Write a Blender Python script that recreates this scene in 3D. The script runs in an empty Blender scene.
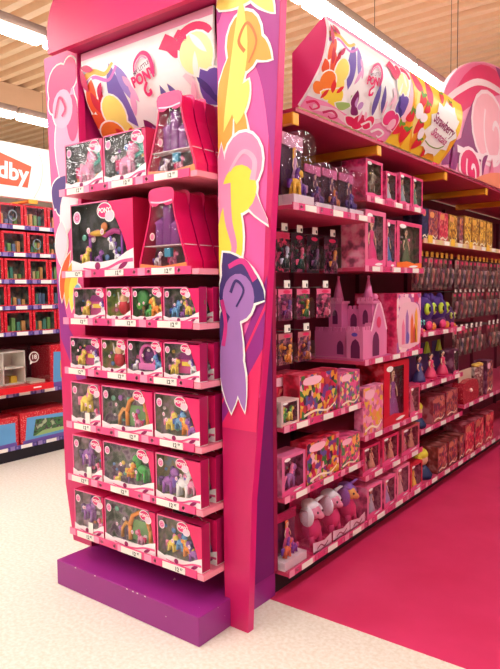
import bpy, bmesh, math, random
from mathutils import Vector, Matrix
RND = random.Random(11)
scene = bpy.context.scene
COL = scene.collection

# ------------------------------------------------------------------ materials
def lin(v):
    v /= 255.0
    return v / 12.92 if v <= 0.04045 else ((v + 0.055) / 1.055) ** 2.4
def rgb(c): return (lin(c[0]), lin(c[1]), lin(c[2]), 1.0)
_M = {}
def nodes_of(name):
    m = bpy.data.materials.new(name); m.use_nodes = True
    nt = m.node_tree
    return m, nt, nt.nodes['Principled BSDF'], nt.nodes['Material Output']
def mat(c, rough=0.45, metal=0.0, emit=0.0, vary=0.06, spec=0.5):
    """plain coloured surface with a little procedural variation"""
    k = ('m', tuple(c), rough, metal, emit, vary, spec)
    if k in _M: return _M[k]
    m, nt, b, o = nodes_of('paint_%d_%d_%d' % tuple(c[:3]))
    b.inputs['Roughness'].default_value = rough
    b.inputs['Metallic'].default_value = metal
    b.inputs['Specular IOR Level'].default_value = spec
    if vary:
        tc = nt.nodes.new('ShaderNodeTexCoord'); n = nt.nodes.new('ShaderNodeTexNoise')
        n.inputs['Scale'].default_value = 9.0; n.inputs['Detail'].default_value = 3.0
        mx = nt.nodes.new('ShaderNodeMix'); mx.data_type = 'RGBA'
        a = rgb(c)
        mx.inputs[6].default_value = tuple(x * (1 - vary) for x in a[:3]) + (1,)
        mx.inputs[7].default_value = tuple(min(1, x * (1 + vary)) for x in a[:3]) + (1,)
        nt.links.new(tc.outputs['Object'], n.inputs['Vector'])
        nt.links.new(n.outputs['Fac'], mx.inputs[0])
        nt.links.new(mx.outputs[2], b.inputs['Base Color'])
    else:
        b.inputs['Base Color'].default_value = rgb(c)
    if emit:
        b.inputs['Emission Color'].default_value = rgb(c)
        b.inputs['Emission Strength'].default_value = emit
    _M[k] = m
    return m
def scene_print(cols, scale=14.0, seed=0.0):
    """soft blotchy printed backdrop out of a few colours"""
    k = ('s', tuple(map(tuple, cols)), scale, seed)
    if k in _M: return _M[k]
    m, nt, b, o = nodes_of('printed_backdrop')
    b.inputs['Roughness'].default_value = 0.5
    tc = nt.nodes.new('ShaderNodeTexCoord'); n = nt.nodes.new('ShaderNodeTexNoise'); r = nt.nodes.new('ShaderNodeValToRGB')
    mp = nt.nodes.new('ShaderNodeMapping'); mp.inputs['Location'].default_value = (seed, seed * 2, seed)
    n.inputs['Scale'].default_value = scale; n.inputs['Detail'].default_value = 2.0
    cr = r.color_ramp
    pos = [0.36 + 0.28 * i / max(1, len(cols) - 1) for i in range(len(cols))]
    cr.elements[0].position = pos[0]; cr.elements[0].color = rgb(cols[0])
    cr.elements[1].position = pos[-1]; cr.elements[1].color = rgb(cols[-1])
    for p, c in list(zip(pos, cols))[1:-1]:
        e = cr.elements.new(p); e.color = rgb(c)
    nt.links.new(tc.outputs['Object'], mp.inputs['Vector']); nt.links.new(mp.outputs[0], n.inputs['Vector'])
    nt.links.new(n.outputs['Fac'], r.inputs['Fac']); nt.links.new(r.outputs['Color'], b.inputs['Base Color'])
    _M[k] = m
    return m
def patch_print(cols, scale=28.0, seed=0.0):
    """busy print of many small coloured patches"""
    k = ('p', tuple(map(tuple, cols)), scale, seed)
    if k in _M: return _M[k]
    m, nt, b, o = nodes_of('busy_print')
    b.inputs['Roughness'].default_value = 0.4
    tc = nt.nodes.new('ShaderNodeTexCoord'); v = nt.nodes.new('ShaderNodeTexVoronoi'); r = nt.nodes.new('ShaderNodeValToRGB')
    mp = nt.nodes.new('ShaderNodeMapping'); mp.inputs['Location'].default_value = (seed, seed * 2, seed)
    sp = nt.nodes.new('ShaderNodeSeparateColor')
    v.inputs['Scale'].default_value = scale
    cr = r.color_ramp; cr.interpolation = 'CONSTANT'
    cr.elements[0].position = 0; cr.elements[0].color = rgb(cols[0])
    cr.elements[1].position = 1.0 - 1.0 / len(cols); cr.elements[1].color = rgb(cols[-1])
    for i, c in list(enumerate(cols))[1:-1]:
        e = cr.elements.new(i / len(cols)); e.color = rgb(c)
    nt.links.new(tc.outputs['Object'], mp.inputs['Vector']); nt.links.new(mp.outputs[0], v.inputs['Vector'])
    nt.links.new(v.outputs['Color'], sp.inputs[0]); nt.links.new(sp.outputs[0], r.inputs['Fac'])
    nt.links.new(r.outputs['Color'], b.inputs['Base Color'])
    _M[k] = m
    return m
def dotted(base, dot, scale=60.0):
    k = ('d', tuple(base), tuple(dot), scale)
    if k in _M: return _M[k]
    m, nt, b, o = nodes_of('dotted_card')
    b.inputs['Roughness'].default_value = 0.4
    tc = nt.nodes.new('ShaderNodeTexCoord'); v = nt.nodes.new('ShaderNodeTexVoronoi'); v.inputs['Scale'].default_value = scale
    lt = nt.nodes.new('ShaderNodeMath'); lt.operation = 'LESS_THAN'; lt.inputs[1].default_value = 0.27
    mx = nt.nodes.new('ShaderNodeMix'); mx.data_type = 'RGBA'
    mx.inputs[6].default_value = rgb(base); mx.inputs[7].default_value = rgb(dot)
    nt.links.new(tc.outputs['Object'], v.inputs['Vector']); nt.links.new(v.outputs['Distance'], lt.inputs[0])
    nt.links.new(lt.outputs[0], mx.inputs[0]); nt.links.new(mx.outputs[2], b.inputs['Base Color'])
    _M[k] = m
    return m
def film(tint=(255, 255, 255), gloss=0.09, bump=0.25):
    k = ('f', tuple(tint), gloss, bump)
    if k in _M: return _M[k]
    m, nt, b, o = nodes_of('clear_film')
    nt.nodes.remove(b)
    t = nt.nodes.new('ShaderNodeBsdfTransparent'); t.inputs['Color'].default_value = rgb(tint)
    g = nt.nodes.new('ShaderNodeBsdfGlossy'); g.inputs['Roughness'].default_value = gloss
    lw = nt.nodes.new('ShaderNodeLayerWeight'); lw.inputs['Blend'].default_value = .5
    pw = nt.nodes.new('ShaderNodeMath'); pw.operation = 'POWER'; pw.inputs[1].default_value = 3.0
    f = nt.nodes.new('ShaderNodeMath'); f.operation = 'MULTIPLY_ADD'; f.inputs[1].default_value = .75; f.inputs[2].default_value = .045
    nt.links.new(lw.outputs['Facing'], pw.inputs[0]); nt.links.new(pw.outputs[0], f.inputs[0])
    mx = nt.nodes.new('ShaderNodeMixShader')
    if bump:
        tc = nt.nodes.new('ShaderNodeTexCoord'); n = nt.nodes.new('ShaderNodeTexNoise'); n.inputs['Scale'].default_value = 16
        bp = nt.nodes.new('ShaderNodeBump'); bp.inputs['Strength'].default_value = bump; bp.inputs['Distance'].default_value = 0.02
        nt.links.new(tc.outputs['Object'], n.inputs['Vector']); nt.links.new(n.outputs['Fac'], bp.inputs['Height'])
        nt.links.new(bp.outputs[0], g.inputs['Normal'])
    nt.links.new(f.outputs[0], mx.inputs[0]); nt.links.new(t.outputs[0], mx.inputs[1]); nt.links.new(g.outputs[0], mx.inputs[2])
    nt.links.new(mx.outputs[0], o.inputs['Surface'])
    _M[k] = m
    return m

# colours
PINK = (208, 24, 102); DPINK = (190, 16, 92); HOT = (240, 40, 120); LPINK = (247, 150, 190); PALE = (252, 205, 222)
MAG = (200, 20, 110); PURP = (124, 30, 122); DPURP = (84, 18, 88); LIL = (160, 110, 200); WHITE = (250, 246, 244)
YEL = (252, 222, 80); ORA = (248, 140, 40); TEAL = (40, 170, 150); GRN = (90, 160, 70); BLU = (70, 110, 200); NAVY = (30, 30, 80)
MAROON = (104, 10, 48); RED = (214, 22, 48); GREY = (120, 112, 112); DARK = (38, 26, 36)

# ------------------------------------------------------------------ text
_T = {}
def text_faces(s, bold=0.0):
    k = (s, bold)
    if k in _T: return _T[k]
    cu = bpy.data.curves.new('lettering', 'FONT'); cu.body = s; cu.align_x = 'CENTER'; cu.align_y = 'CENTER'
    cu.size = 1.0; cu.offset = bold; cu.resolution_u = 3; cu.dimensions = '2D'; cu.fill_mode = 'FRONT' if False else 'BOTH'
    ob = bpy.data.objects.new('lettering_tmp', cu); COL.objects.link(ob)
    dg = bpy.context.evaluated_depsgraph_get(); dg.update()
    me = bpy.data.meshes.new_from_object(ob.evaluated_get(dg))
    out = ([(v.co.x, v.co.y) for v in me.vertices], [tuple(p.vertices) for p in me.polygons])
    bpy.data.objects.remove(ob); bpy.data.curves.remove(cu); bpy.data.meshes.remove(me)
    _T[k] = out
    return out

# ------------------------------------------------------------------ 2-D outlines
def smooth(pts, n=5, closed=True):
    out = []; N = len(pts)
    rng = range(N) if closed else range(N - 1)
    for i in rng:
        if closed: p0, p1, p2, p3 = pts[i - 1], pts[i], pts[(i + 1) % N], pts[(i + 2) % N]
        else: p0, p1, p2, p3 = pts[max(0, i - 1)], pts[i], pts[i + 1], pts[min(N - 1, i + 2)]
        for j in range(n):
            t = j / n
            out.append(tuple(0.5 * (2 * p1[a] + (p2[a] - p0[a]) * t + (2 * p0[a] - 5 * p1[a] + 4 * p2[a] - p3[a]) * t * t
                       + (3 * p1[a] - p0[a] - 3 * p2[a] + p3[a]) * t ** 3) for a in (0, 1)))
    if not closed: out.append(tuple(pts[-1][:2]))
    return out
def ellipse(cx, cy, rx, ry, rot=0, n=18):
    c, s = math.cos(rot), math.sin(rot)
    return [(cx + rx * math.cos(a) * c - ry * math.sin(a) * s, cy + rx * math.cos(a) * s + ry * math.sin(a) * c)
            for a in [2 * math.pi * i / n for i in range(n)]]
def leaf(cx, cy, L, W, rot, bend=0.0, n=9):
    up, dn = [], []
    for i in range(n + 1):
        t = i / n; x = (t - .5) * L; w = W * .5 * math.sin(math.pi * t) ** .8; y = bend * L * math.sin(math.pi * t)
        up.append((x, y + w)); dn.append((x, y - w))
    p = up + dn[-2:0:-1]
    c, s = math.cos(rot), math.sin(rot)
    return [(cx + x * c - y * s, cy + x * s + y * c) for x, y in p]
def ribbon(pts, w0, w1=None, n=6):
    """quads along a smooth path, width from w0 to w1 (w1 may be a list)"""
    P = smooth(pts, n, False); N = len(P); qs = []; L = []; Rr = []
    for i, p in enumerate(P):
        a = P[max(0, i - 1)]; b = P[min(N - 1, i + 1)]
        dx, dy = b[0] - a[0], b[1] - a[1]; l = math.hypot(dx, dy) or 1
        t = i / (N - 1); w = w0 + ((w0 if w1 is None else w1) - w0) * t
        L.append((p[0] - dy / l * w / 2, p[1] + dx / l * w / 2)); Rr.append((p[0] + dy / l * w / 2, p[1] - dx / l * w / 2))
    for i in range(N - 1): qs.append([Rr[i], Rr[i + 1], L[i + 1], L[i]])
    return qs
def spiral(cx, cy, r0, r1, a0, turns, n=16):
    return [(cx + (r0 + (r1 - r0) * i / n) * math.cos(a0 + turns * 2 * math.pi * i / n),
             cy + (r0 + (r1 - r0) * i / n) * math.sin(a0 + turns * 2 * math.pi * i / n)) for i in range(n + 1)]

# ------------------------------------------------------------------ mesh builder
class MB:
    def __init__(s): s.bm = bmesh.new(); s.mats = []
    def mi(s, m):
        if m not in s.mats: s.mats.append(m)
        return s.mats.index(m)
    def face(s, vs, m, sm=False):
        try: f = s.bm.faces.new(vs)
        except ValueError: return None
        f.material_index = s.mi(m); f.smooth = sm
        return f
    def box(s, x0, x1, y0, y1, z0, z1, m):
        v = [s.bm.verts.new((x, y, z)) for z in (z0, z1) for y in (y0, y1) for x in (x0, x1)]
        for q in ((0, 2, 3, 1), (4, 5, 7, 6), (0, 1, 5, 4), (2, 6, 7, 3), (0, 4, 6, 2), (1, 3, 7, 5)):
            s.face([v[i] for i in q], m)
        return v
    def prism(s, pts, f0, f1, m, mside=None):
        """closed outline pts; f0/f1 map (a,b) -> near / far 3-D point"""
        a = [s.bm.verts.new(f0(*p)) for p in pts]; b = [s.bm.verts.new(f1(*p)) for p in pts]
        s.face(a, m); s.face(b[::-1], m)
        for i in range(len(pts)):
            j = (i + 1) % len(pts); s.face([a[j], a[i], b[i], b[j]], mside or m)
    def plate(s, pts, m, y, t=0.002, mside=None):
        """printed or cut shape standing in the x-z plane, front at y, thickness t backwards"""
        s.prism(pts, lambda x, z: (x, y, z), lambda x, z: (x, y + t, z), m, mside)
    def quads(s, qs, m, f):
        for q in qs: s.face([s.bm.verts.new(f(*p)) for p in q], m)
    def text(s, t, m, f, cx, cy, size, rot=0.0, sx=1.0, bold=0.02, shear=0.0):
        vs, fs = text_faces(t, bold); c, si = math.cos(rot), math.sin(rot)
        V = []
        for x, y in vs:
            x = (x + shear * y) * size * sx; y *= size
            V.append(s.bm.verts.new(f(cx + x * c - y * si, cy + x * si + y * c)))
        for q in fs: s.face([V[i] for i in q], m)
    def ball(s, c, r, m, seg=10, ring=7, rot=None):
        r = (r, r, r) if not hasattr(r, '__len__') else r
        M4 = rot or Matrix.Identity(3); c = Vector(c)
        rows = []
        for i in range(1, ring):
            t = math.pi * i / ring
            rows.append([s.bm.verts.new(c + M4 @ Vector((r[0] * math.sin(t) * math.cos(2 * math.pi * j / seg), r[1] * math.sin(t) * math.sin(2 * math.pi * j / seg), r[2] * math.cos(t)))) for j in range(seg)])
        top = s.bm.verts.new(c + M4 @ Vector((0, 0, r[2]))); bot = s.bm.verts.new(c + M4 @ Vector((0, 0, -r[2])))
        for j in range(seg):
            k = (j + 1) % seg
            s.face([top, rows[0][j], rows[0][k]], m, True); s.face([rows[-1][j], bot, rows[-1][k]], m, True)
            for i in range(len(rows) - 1): s.face([rows[i][j], rows[i + 1][j], rows[i + 1][k], rows[i][k]], m, True)
    def lathe(s, prof, m, c=(0, 0, 0), seg=14, sm=True):
        rows = [[s.bm.verts.new((c[0] + r * math.cos(2 * math.pi * j / seg), c[1] + r * math.sin(2 * math.pi * j / seg), c[2] + z)) for j in range(seg)] for r, z in prof]
        for i in range(len(rows) - 1):
            for j in range(seg):
                k = (j + 1) % seg; s.face([rows[i][j], rows[i][k], rows[i + 1][k], rows[i + 1][j]], m, sm)
        s.face(rows[0][::-1], m); s.face(rows[-1], m)
    def tube(s, pts, r, m, seg=6):
        P = [Vector(p) for p in pts]; rows = []
        for i, p in enumerate(P):
            d = (P[min(i + 1, len(P) - 1)] - P[max(i - 1, 0)]).normalized()
            u = d.cross(Vector((0, 0, 1)));
            if u.length < 1e-3: u = d.cross(Vector((0, 1, 0)))
            u.normalize(); v = d.cross(u)
            rr = r[i] if hasattr(r, '__len__') else r
            rows.append([s.bm.verts.new(p + u * rr * math.cos(2 * math.pi * j / seg) + v * rr * math.sin(2 * math.pi * j / seg)) for j in range(seg)])
        for i in range(len(rows) - 1):
            for j in range(seg):
                k = (j + 1) % seg; s.face([rows[i][j], rows[i][k], rows[i + 1][k], rows[i + 1][j]], m, True)
        s.face(rows[0][::-1], m); s.face(rows[-1], m)
    def mesh(s, name):
        bmesh.ops.recalc_face_normals(s.bm, faces=s.bm.faces[:])
        me = bpy.data.meshes.new(name); s.bm.to_mesh(me); s.bm.free()
        for m in s.mats: me.materials.append(m)
        return me
def add(name, mb, parent=None, loc=(0, 0, 0), label=None, bevel=0.0, origin=None):
    if origin is not None: bmesh.ops.translate(mb.bm, verts=mb.bm.verts[:], vec=-Vector(origin))
    me = mb if isinstance(mb, bpy.types.Mesh) else mb.mesh(name)
    o = bpy.data.objects.new(name, me); COL.objects.link(o)
    o.parent = parent; o.location = loc
    if label: o['label'] = label
    if bevel:
        b = o.modifiers.new('bevel', 'BEVEL'); b.width = bevel; b.segments = 2; b.limit_method = 'ANGLE'
    return o
def thing(name, label, cat, loc, rz=0.0, group=None):
    o = bpy.data.objects.new(name, None); COL.objects.link(o); o.empty_display_size = 0.05
    o.location = loc; o.rotation_euler = (0, 0, rz); o['label'] = label; o['category'] = cat
    if group: o['group'] = group
    return o
def struct(name, mb):
    o = add(name, mb); o['kind'] = 'structure'; return o
def copy_tree(o, parent=None):
    c = o.copy(); COL.objects.link(c); c.parent = parent
    for ch in list(o.children): copy_tree(ch, c)
    return c
QUARTER = math.pi / 2

# ------------------------------------------------------------------ the room
def floor_mat():
    m, nt, b, o = nodes_of('speckled_vinyl')
    tc = nt.nodes.new('ShaderNodeTexCoord'); n = nt.nodes.new('ShaderNodeTexNoise'); n.inputs['Scale'].default_value = 55; n.inputs['Detail'].default_value = 4
    r = nt.nodes.new('ShaderNodeValToRGB')
    r.color_ramp.elements[0].position = .35; r.color_ramp.elements[0].color = rgb((226, 217, 200))
    r.color_ramp.elements[1].position = .65; r.color_ramp.elements[1].color = rgb((240, 235, 224))
    nt.links.new(tc.outputs['Object'], n.inputs['Vector']); nt.links.new(n.outputs['Fac'], r.inputs['Fac']); nt.links.new(r.outputs['Color'], b.inputs['Base Color'])
    b.inputs['Roughness'].default_value = .38; b.inputs['Specular IOR Level'].default_value = .4
    return m
def pink_floor_mat():
    m, nt, b, o = nodes_of('pink_vinyl')
    tc = nt.nodes.new('ShaderNodeTexCoord'); n = nt.nodes.new('ShaderNodeTexNoise'); n.inputs['Scale'].default_value = 3; n.inputs['Detail'].default_value = 5
    r = nt.nodes.new('ShaderNodeValToRGB')
    r.color_ramp.elements[0].position = .3; r.color_ramp.elements[0].color = rgb((208, 46, 96))
    r.color_ramp.elements[1].position = .75; r.color_ramp.elements[1].color = rgb((220, 58, 110))
    nt.links.new(tc.outputs['Object'], n.inputs['Vector']); nt.links.new(n.outputs['Fac'], r.inputs['Fac']); nt.links.new(r.outputs['Color'], b.inputs['Base Color'])
    b.inputs['Roughness'].default_value = .36; b.inputs['Specular IOR Level'].default_value = .35
    return m
RX0, RX1, RY0, RY1, CEIL = -13.0, 8.0, -7.0, 17.0, 4.2
b = MB(); b.box(RX0, RX1, RY0, RY1, -.1, 0, floor_mat()); struct('floor', b)
b = MB(); b.box(-1.76, 1.2, 2.395, 12.0, 0.0, 0.0025, pink_floor_mat()); struct('floor_aisle', b)
wm = mat((236, 230, 222), .8)
for nm, bx in (('wall_left', (RX0 - .1, RX0, RY0, RY1)), ('wall_right', (RX1, RX1 + .1, RY0, RY1)), ('wall_front', (RX0, RX1, RY0 - .1, RY0)), ('wall_back', (RX0, RX1, RY1, RY1 + .1))):
    b = MB(); b.box(*bx, 0, CEIL + .1, wm); struct(nm, b)
# corrugated deck: trapezoid ribs running along X
b = MB(); dm = mat((232, 194, 154), .35); per = .21; y = RY0; prof = []
while y < RY1:
    prof += [(y, CEIL), (y + per * .42, CEIL), (y + per * .50, CEIL + .11), (y + per * .92, CEIL + .11)]; y += per
rows = [[b.bm.verts.new((x, p[0], p[1])) for p in prof] for x in (RX0, RX1)]
for i in range(len(prof) - 1): b.face([rows[0][i], rows[0][i + 1], rows[1][i + 1], rows[1][i]], dm)
struct('ceiling', b)
for i, x in enumerate((-7.6, 2.6)):
    b = MB(); b.box(x - .1, x + .1, RY0, RY1, CEIL - .30, CEIL, mat((212, 172, 136), .6)); struct('trim_%d' % (i + 1), b)

# ------------------------------------------------------------------ ceiling lights
LAMP_Z = 3.2
def make_lamp():
    t = thing('ceiling_light', 'x', 'ceiling light', (0, 0, 0), 0, 'batten lights hung from the ceiling')
    L = .735; hm = mat((132, 112, 100), .5, vary=.02)
    b = MB()
    pts = [(-.05, .075), (.05, .075), (.05, .012), (-.05, .012)]
    b.prism(pts, lambda x, z: (x, -L, z), lambda x, z: (x, L, z), hm); add('housing', b, t)
    b = MB(); pts = [(-.052, .011), (-.064, .006), (-.062, -.018), (-.04, -.03), (.04, -.03), (.062, -.018), (.064, .006), (.052, .011)]
    b.prism(pts, lambda x, z: (x, -L + .02, z), lambda x, z: (x, L - .02, z), mat((255, 254, 252), .5, emit=LAMP_E, vary=0)); add('diffuser', b, t)
    for y in (.12,):
        b = MB(); b.tube([(0, y, .05), (0, y, CEIL - LAMP_Z + .02)], .0025, mat((90, 70, 60)), 5); add('hanger_wire', b, t)
    return t
ORD = ['first', 'second', 'third', 'fourth', 'fifth', 'sixth', 'seventh', 'eighth', 'ninth', 'tenth']
LAMP_E = 27.0
lamp0 = None
for ri, x in enumerate((-7.2, -5.52, -3.76, -2.03, -.3, 3.2)):  # last two rows are out of view, added to light aisle and signs
    for k in range(7):
        y = -2.6 + 1.5 * k + (.9 if ri == 1 else .6 if ri == 3 else .0)
        if lamp0 is None: lamp0 = o = make_lamp()
        else: o = copy_tree(lamp0)
        o.location = (x, y, LAMP_Z)
        where = ('far behind the white logo sign', 'above the white logo sign', 'above the cream aisle beside the pink stand', 'over the top of the aisle shelving', 'added out of view over the pink floor', 'added out of view far across the pink floor')[ri]
        o['label'] = 'white batten light %s, %s in its line' % (where, ORD[k])
        o['group'] = 'batten lights hung from the ceiling'

def outl(polys, d=.012):
    out = []
    for p in polys:
        cx = sum(a[0] for a in p) / len(p); cy = sum(a[1] for a in p) / len(p)
        rr = []
        for x, y in p:
            l = math.hypot(x - cx, y - cy) or 1; rr.append((x + (x - cx) / l * d, y + (y - cy) / l * d))
        out.append(rr)
    return out
# ------------------------------------------------------------------ curved signs
class Sign:
    """printed panel bent along a profile; u = along (metres), v = down the curve (0..1)"""
    def __init__(s, profile, place, u0, u1):
        s.P = [Vector(p) for p in smooth(profile, 4, False)]; s.place = place; s.u0, s.u1 = u0, u1; s.mb = MB(); s.lay = 0
        s.S = [0.0]
        for a, c in zip(s.P, s.P[1:]): s.S.append(s.S[-1] + (c - a).length)
    def at(s, u, v, off=0.0):
        d = max(0.0, min(1.0, v)) * s.S[-1]; i = 0
        while i < len(s.S) - 2 and s.S[i + 1] < d: i += 1
        t = (d - s.S[i]) / (s.S[i + 1] - s.S[i]); p = s.P[i].lerp(s.P[i + 1], t)
        tg = (s.P[i + 1] - s.P[i]).normalized(); n = Vector((-tg.y, tg.x)) * s.side
        return s.place(s.u0 + (s.u1 - s.u0) * u, p + n * off)
    side = 1
    def base(s, m, th=.012, nu=2):
        N = len(s.P); g = {}
        for i in range(nu + 1):
            for j in range(N):
                for k, off in ((0, 0.0), (1, -th)): g[i, j, k] = s.mb.bm.verts.new(s.at(i / nu, s.S[j] / s.S[-1], off))
        for i in range(nu):
            for j in range(N - 1):
                for k in (0, 1): s.mb.face([g[i, j, k], g[i + 1, j, k], g[i + 1, j + 1, k], g[i, j + 1, k]], m)
            for j in (0, N - 1): s.mb.face([g[i, j, 0], g[i + 1, j, 0], g[i + 1, j, 1], g[i, j, 1]], m)
        for i in (0, nu):
            for j in range(N - 1): s.mb.face([g[i, j, 0], g[i, j + 1, 0], g[i, j + 1, 1], g[i, j, 1]], m)
    def put(s, polys, m):
        """polys: list of outlines in (u, v)"""
        s.lay += 1; off = .0002 * s.lay
        t = bmesh.new()
        for pi, p in enumerate(polys):
            vs = [t.verts.new((max(0, min(1, x)), max(0, min(1, y)), pi * 1e-4)) for x, y in p]
            try: t.faces.new(vs)
            except ValueError: pass
        bmesh.ops.triangulate(t, faces=[f for f in t.faces if len(f.verts) > 4])
        for sv in s.S[1:-1]:
            bmesh.ops.bisect_plane(t, geom=t.verts[:] + t.edges[:] + t.faces[:], plane_co=(0, sv / s.S[-1], 0), plane_no=(0, 1, 0))
        mp = {v: s.mb.bm.verts.new(s.at(v.co.x, v.co.y, off + v.co.z * .5)) for v in t.verts}
        for f in t.faces: s.mb.face([mp[v] for v in f.verts], m)
        t.free()
    def st(s, polys, m, d=.013):
        s.put(outl(polys, d), RIM); s.put(polys, m)
    def sticker(s, polys, m, rim=WHITE, k=1.12):
        big = []
        for p in polys:
            cx = sum(a[0] for a in p) / len(p); cy = sum(a[1] for a in p) / len(p)
            big.append([(cx + (x - cx) * k, cy + (y - cy) * k) for x, y in p])
        s.put(big, mat(rim)); s.put(polys, m)
    def write(s, txt, m, cu, cv, size, rot=0, sx=1.0, bold=.02, shear=0, asp=1.0):
        vs, fs = text_faces(txt, bold); c, si = math.cos(rot), math.sin(rot); V = []
        for x, y in vs:
            x = (x + shear * y) * size * sx; y *= -size
            V.append((cu + (x * c - y * si) / asp, cv + x * si + y * c))
        s.put([[V[i] for i in q] for q in fs], m)
def pony_logo(s, cu, cv, k, asp):
    """arched rainbow curl with two lines of lettering"""
    f = lambda pts: [(cu + x * k / asp, cv + y * k) for x, y in pts]
    rq = lambda pts, w0, w1: [f(q) for q in ribbon(pts, w0, w1)]
    s.put(rq([(-.42, -.12), (-.3, -.42), (.05, -.62), (.36, -.5), (.5, -.2), (.46, .1)], .06, .20), mat((216, 40, 120)))
    s.put(rq([(-.36, -.12), (-.22, -.36), (.06, -.5), (.3, -.4)], .05, .05), mat((246, 150, 190)))
    s.put(rq([(.1, .28), (-.1, .5), (-.02, .68), (.16, .62), (.14, .52)], .10, .12), mat((222, 40, 110)))
    s.write('MY LITTLE', mat((110, 40, 90)), cu - .02 * k, cv - .17 * k, .17 * k, -.30, 1.1, .02, 0, asp)
    s.write('PONY', mat((222, 30, 105)), cu, cv + .12 * k, .44 * k, -.16, 1.0, .05, 0, asp)
RIM = mat(WHITE)
def pony_art(s, asp):
    """abstract ribbons, petals and curls in the sign's colours (asp = length / drop)"""
    A = lambda x: x
    L = lambda cx, cy, l, w, r, bd=0.0: [(cx + (x - cx) / asp, y) for x, y in leaf(cx, cy, l, w, r, bd)]
    E_ = lambda cx, cy, rx, ry, r=0: [(cx + (x - cx) / asp, y) for x, y in ellipse(cx, cy, rx, ry, r)]
    RB = lambda pts, a, c=None: [[(x, y) for x, y in q] for q in ribbon(pts, a, c)]
    s.put([[(0, .0), (1, .0), (1, .055), (0, .055)]], mat((246, 160, 196)))
    s.put(RB([(0, .2), (.1, .16), (.2, .2), (.27, .14)], .05, .02), mat((252, 190, 90)))
    s.put(RB([(0, .26), (.1, .2), (.22, .25), (.3, .17)], .03, .02), mat((210, 120, 200)))
    s.st([L(.28, .38, .5, .17, 1.35, .06)], mat((120, 96, 180)))
    s.put([L(.325, .3, .3, .1, 1.2, -.06)], mat((154, 130, 206)))
    s.put([L(.36, .45, .2, .06, 1.9), L(.385, .38, .16, .05, 1.2), L(.36, .3, .12, .05, .9)], mat((236, 170, 214)))
    s.st([L(.05, .33, .26, .12, 1.9), L(.09, .45, .3, .12, 1.2), L(.03, .52, .22, .12, .6)], mat((236, 90, 50)))
    s.put([L(.07, .38, .18, .07, 1.3), L(.12, .38, .2, .06, 1.9)], mat((206, 30, 60)))
    s.st([E_(.185, .48, .12, .13), L(.22, .62, .24, .14, .7)], mat((250, 232, 120)))
    s.st([E_(.1, .63, .13, .1), L(.05, .74, .24, .12, .3)], mat((246, 130, 50)))
    s.st([L(.16, .74, .26, .12, -.2, .1), E_(.24, .76, .12, .11)], mat((250, 220, 70)))
    s.put([L(.17, .66, .16, .08, 1.0), L(.13, .77, .14, .06, 2.0), L(.24, .66, .12, .06, 2.2)], mat((226, 40, 50)))
    s.st([L(.34, .78, .3, .1, -.2, .1), L(.4, .7, .16, .08, .5)], mat((160, 196, 110)))
    s.put([[(0, .86), (.2, .84), (.45, .88), (.7, .80), (1, .62), (1, 1), (0, 1)]], mat((244, 150, 196)))
    s.put(RB([(.1, .95), (.3, .9), (.5, .95), (.68, .86), (.82, .72), (.84, .5), (.78, .36)], .07, .04), mat((250, 214, 226)))
    s.st([L(.43, .68, .24, .13, 1.0, .1), L(.47, .78, .24, .10, .4, .1)], mat((128, 24, 100)))
    s.put([L(.45, .7, .14, .05, 1.0, .1), E_(.5, .72, .05, .05)], mat((200, 150, 210)))
    s.st([L(.64, .58, .42, .11, 1.25, .06), L(.71, .54, .36, .09, 1.05, .04)], mat((104, 84, 160)))
    s.st([E_(.58, .9, .13, .1), E_(.68, .86, .1, .09), L(.5, .93, .3, .1, .2)], mat((226, 36, 96)))
    s.put(RB([(.62, .92), (.68, .84), (.73, .9), (.7, .95)], .03, .01), RIM)
    s.put(RB([(.66, .12), (.72, .16), (.77, .22), (.8, .14), (.76, .1)], .10, .05), mat((226, 40, 100)))
    s.st([L(.9, .12, .3, .1, .2)], mat((226, 40, 100)))
    s.st([E_(.88, .26, .15, .13), L(.92, .36, .3, .12, 1.2)], mat((250, 240, 170)))
    s.put([L(.9, .2, .2, .05, .8), L(.86, .34, .2, .05, 1.8)], mat((255, 252, 240)))
    s.st([L(.92, .52, .34, .2, 1.3), E_(.96, .5, .12, .13)], mat((108, 78, 170)))
    s.put([L(.89, .48, .2, .06, 1.0), L(.95, .58, .2, .06, .6)], mat((70, 50, 130)))
    s.st([E_(.86, .7, .13, .1), L(.95, .72, .26, .16, 1.0)], mat((234, 60, 130)))
    s.put([E_(.93, .76, .08, .08)], mat((250, 190, 210)))
    s.put(RB([(.02, .93), (.08, .88), (.14, .92), (.1, .97), (.06, .95)], .03, .012), mat((226, 40, 110)))
    s.put(RB([(.2, .96), (.27, .9), (.34, .94), (.3, .985), (.26, .97)], .03, .012), mat((200, 30, 100)))
    s.put(RB([(.76, .95), (.82, .88), (.9, .9), (.88, .97), (.84, .96)], .035, .012), RIM)
    s.put([L(.02, .2, .2, .07, 1.2), L(.06, .13, .16, .05, .3), L(.14, .3, .12, .05, 2.2)], mat((200, 30, 90)))
    s.put([L(.55, .83, .16, .05, 1.2), L(.6, .8, .14, .05, .8), L(.75, .62, .2, .05, 1.3), L(.8, .5, .18, .05, 1.9)], mat((250, 190, 214)))
    pony_logo(s, *((.52, .38, .27) if asp > 1.6 else (.50, .28, .21)), asp)

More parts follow.
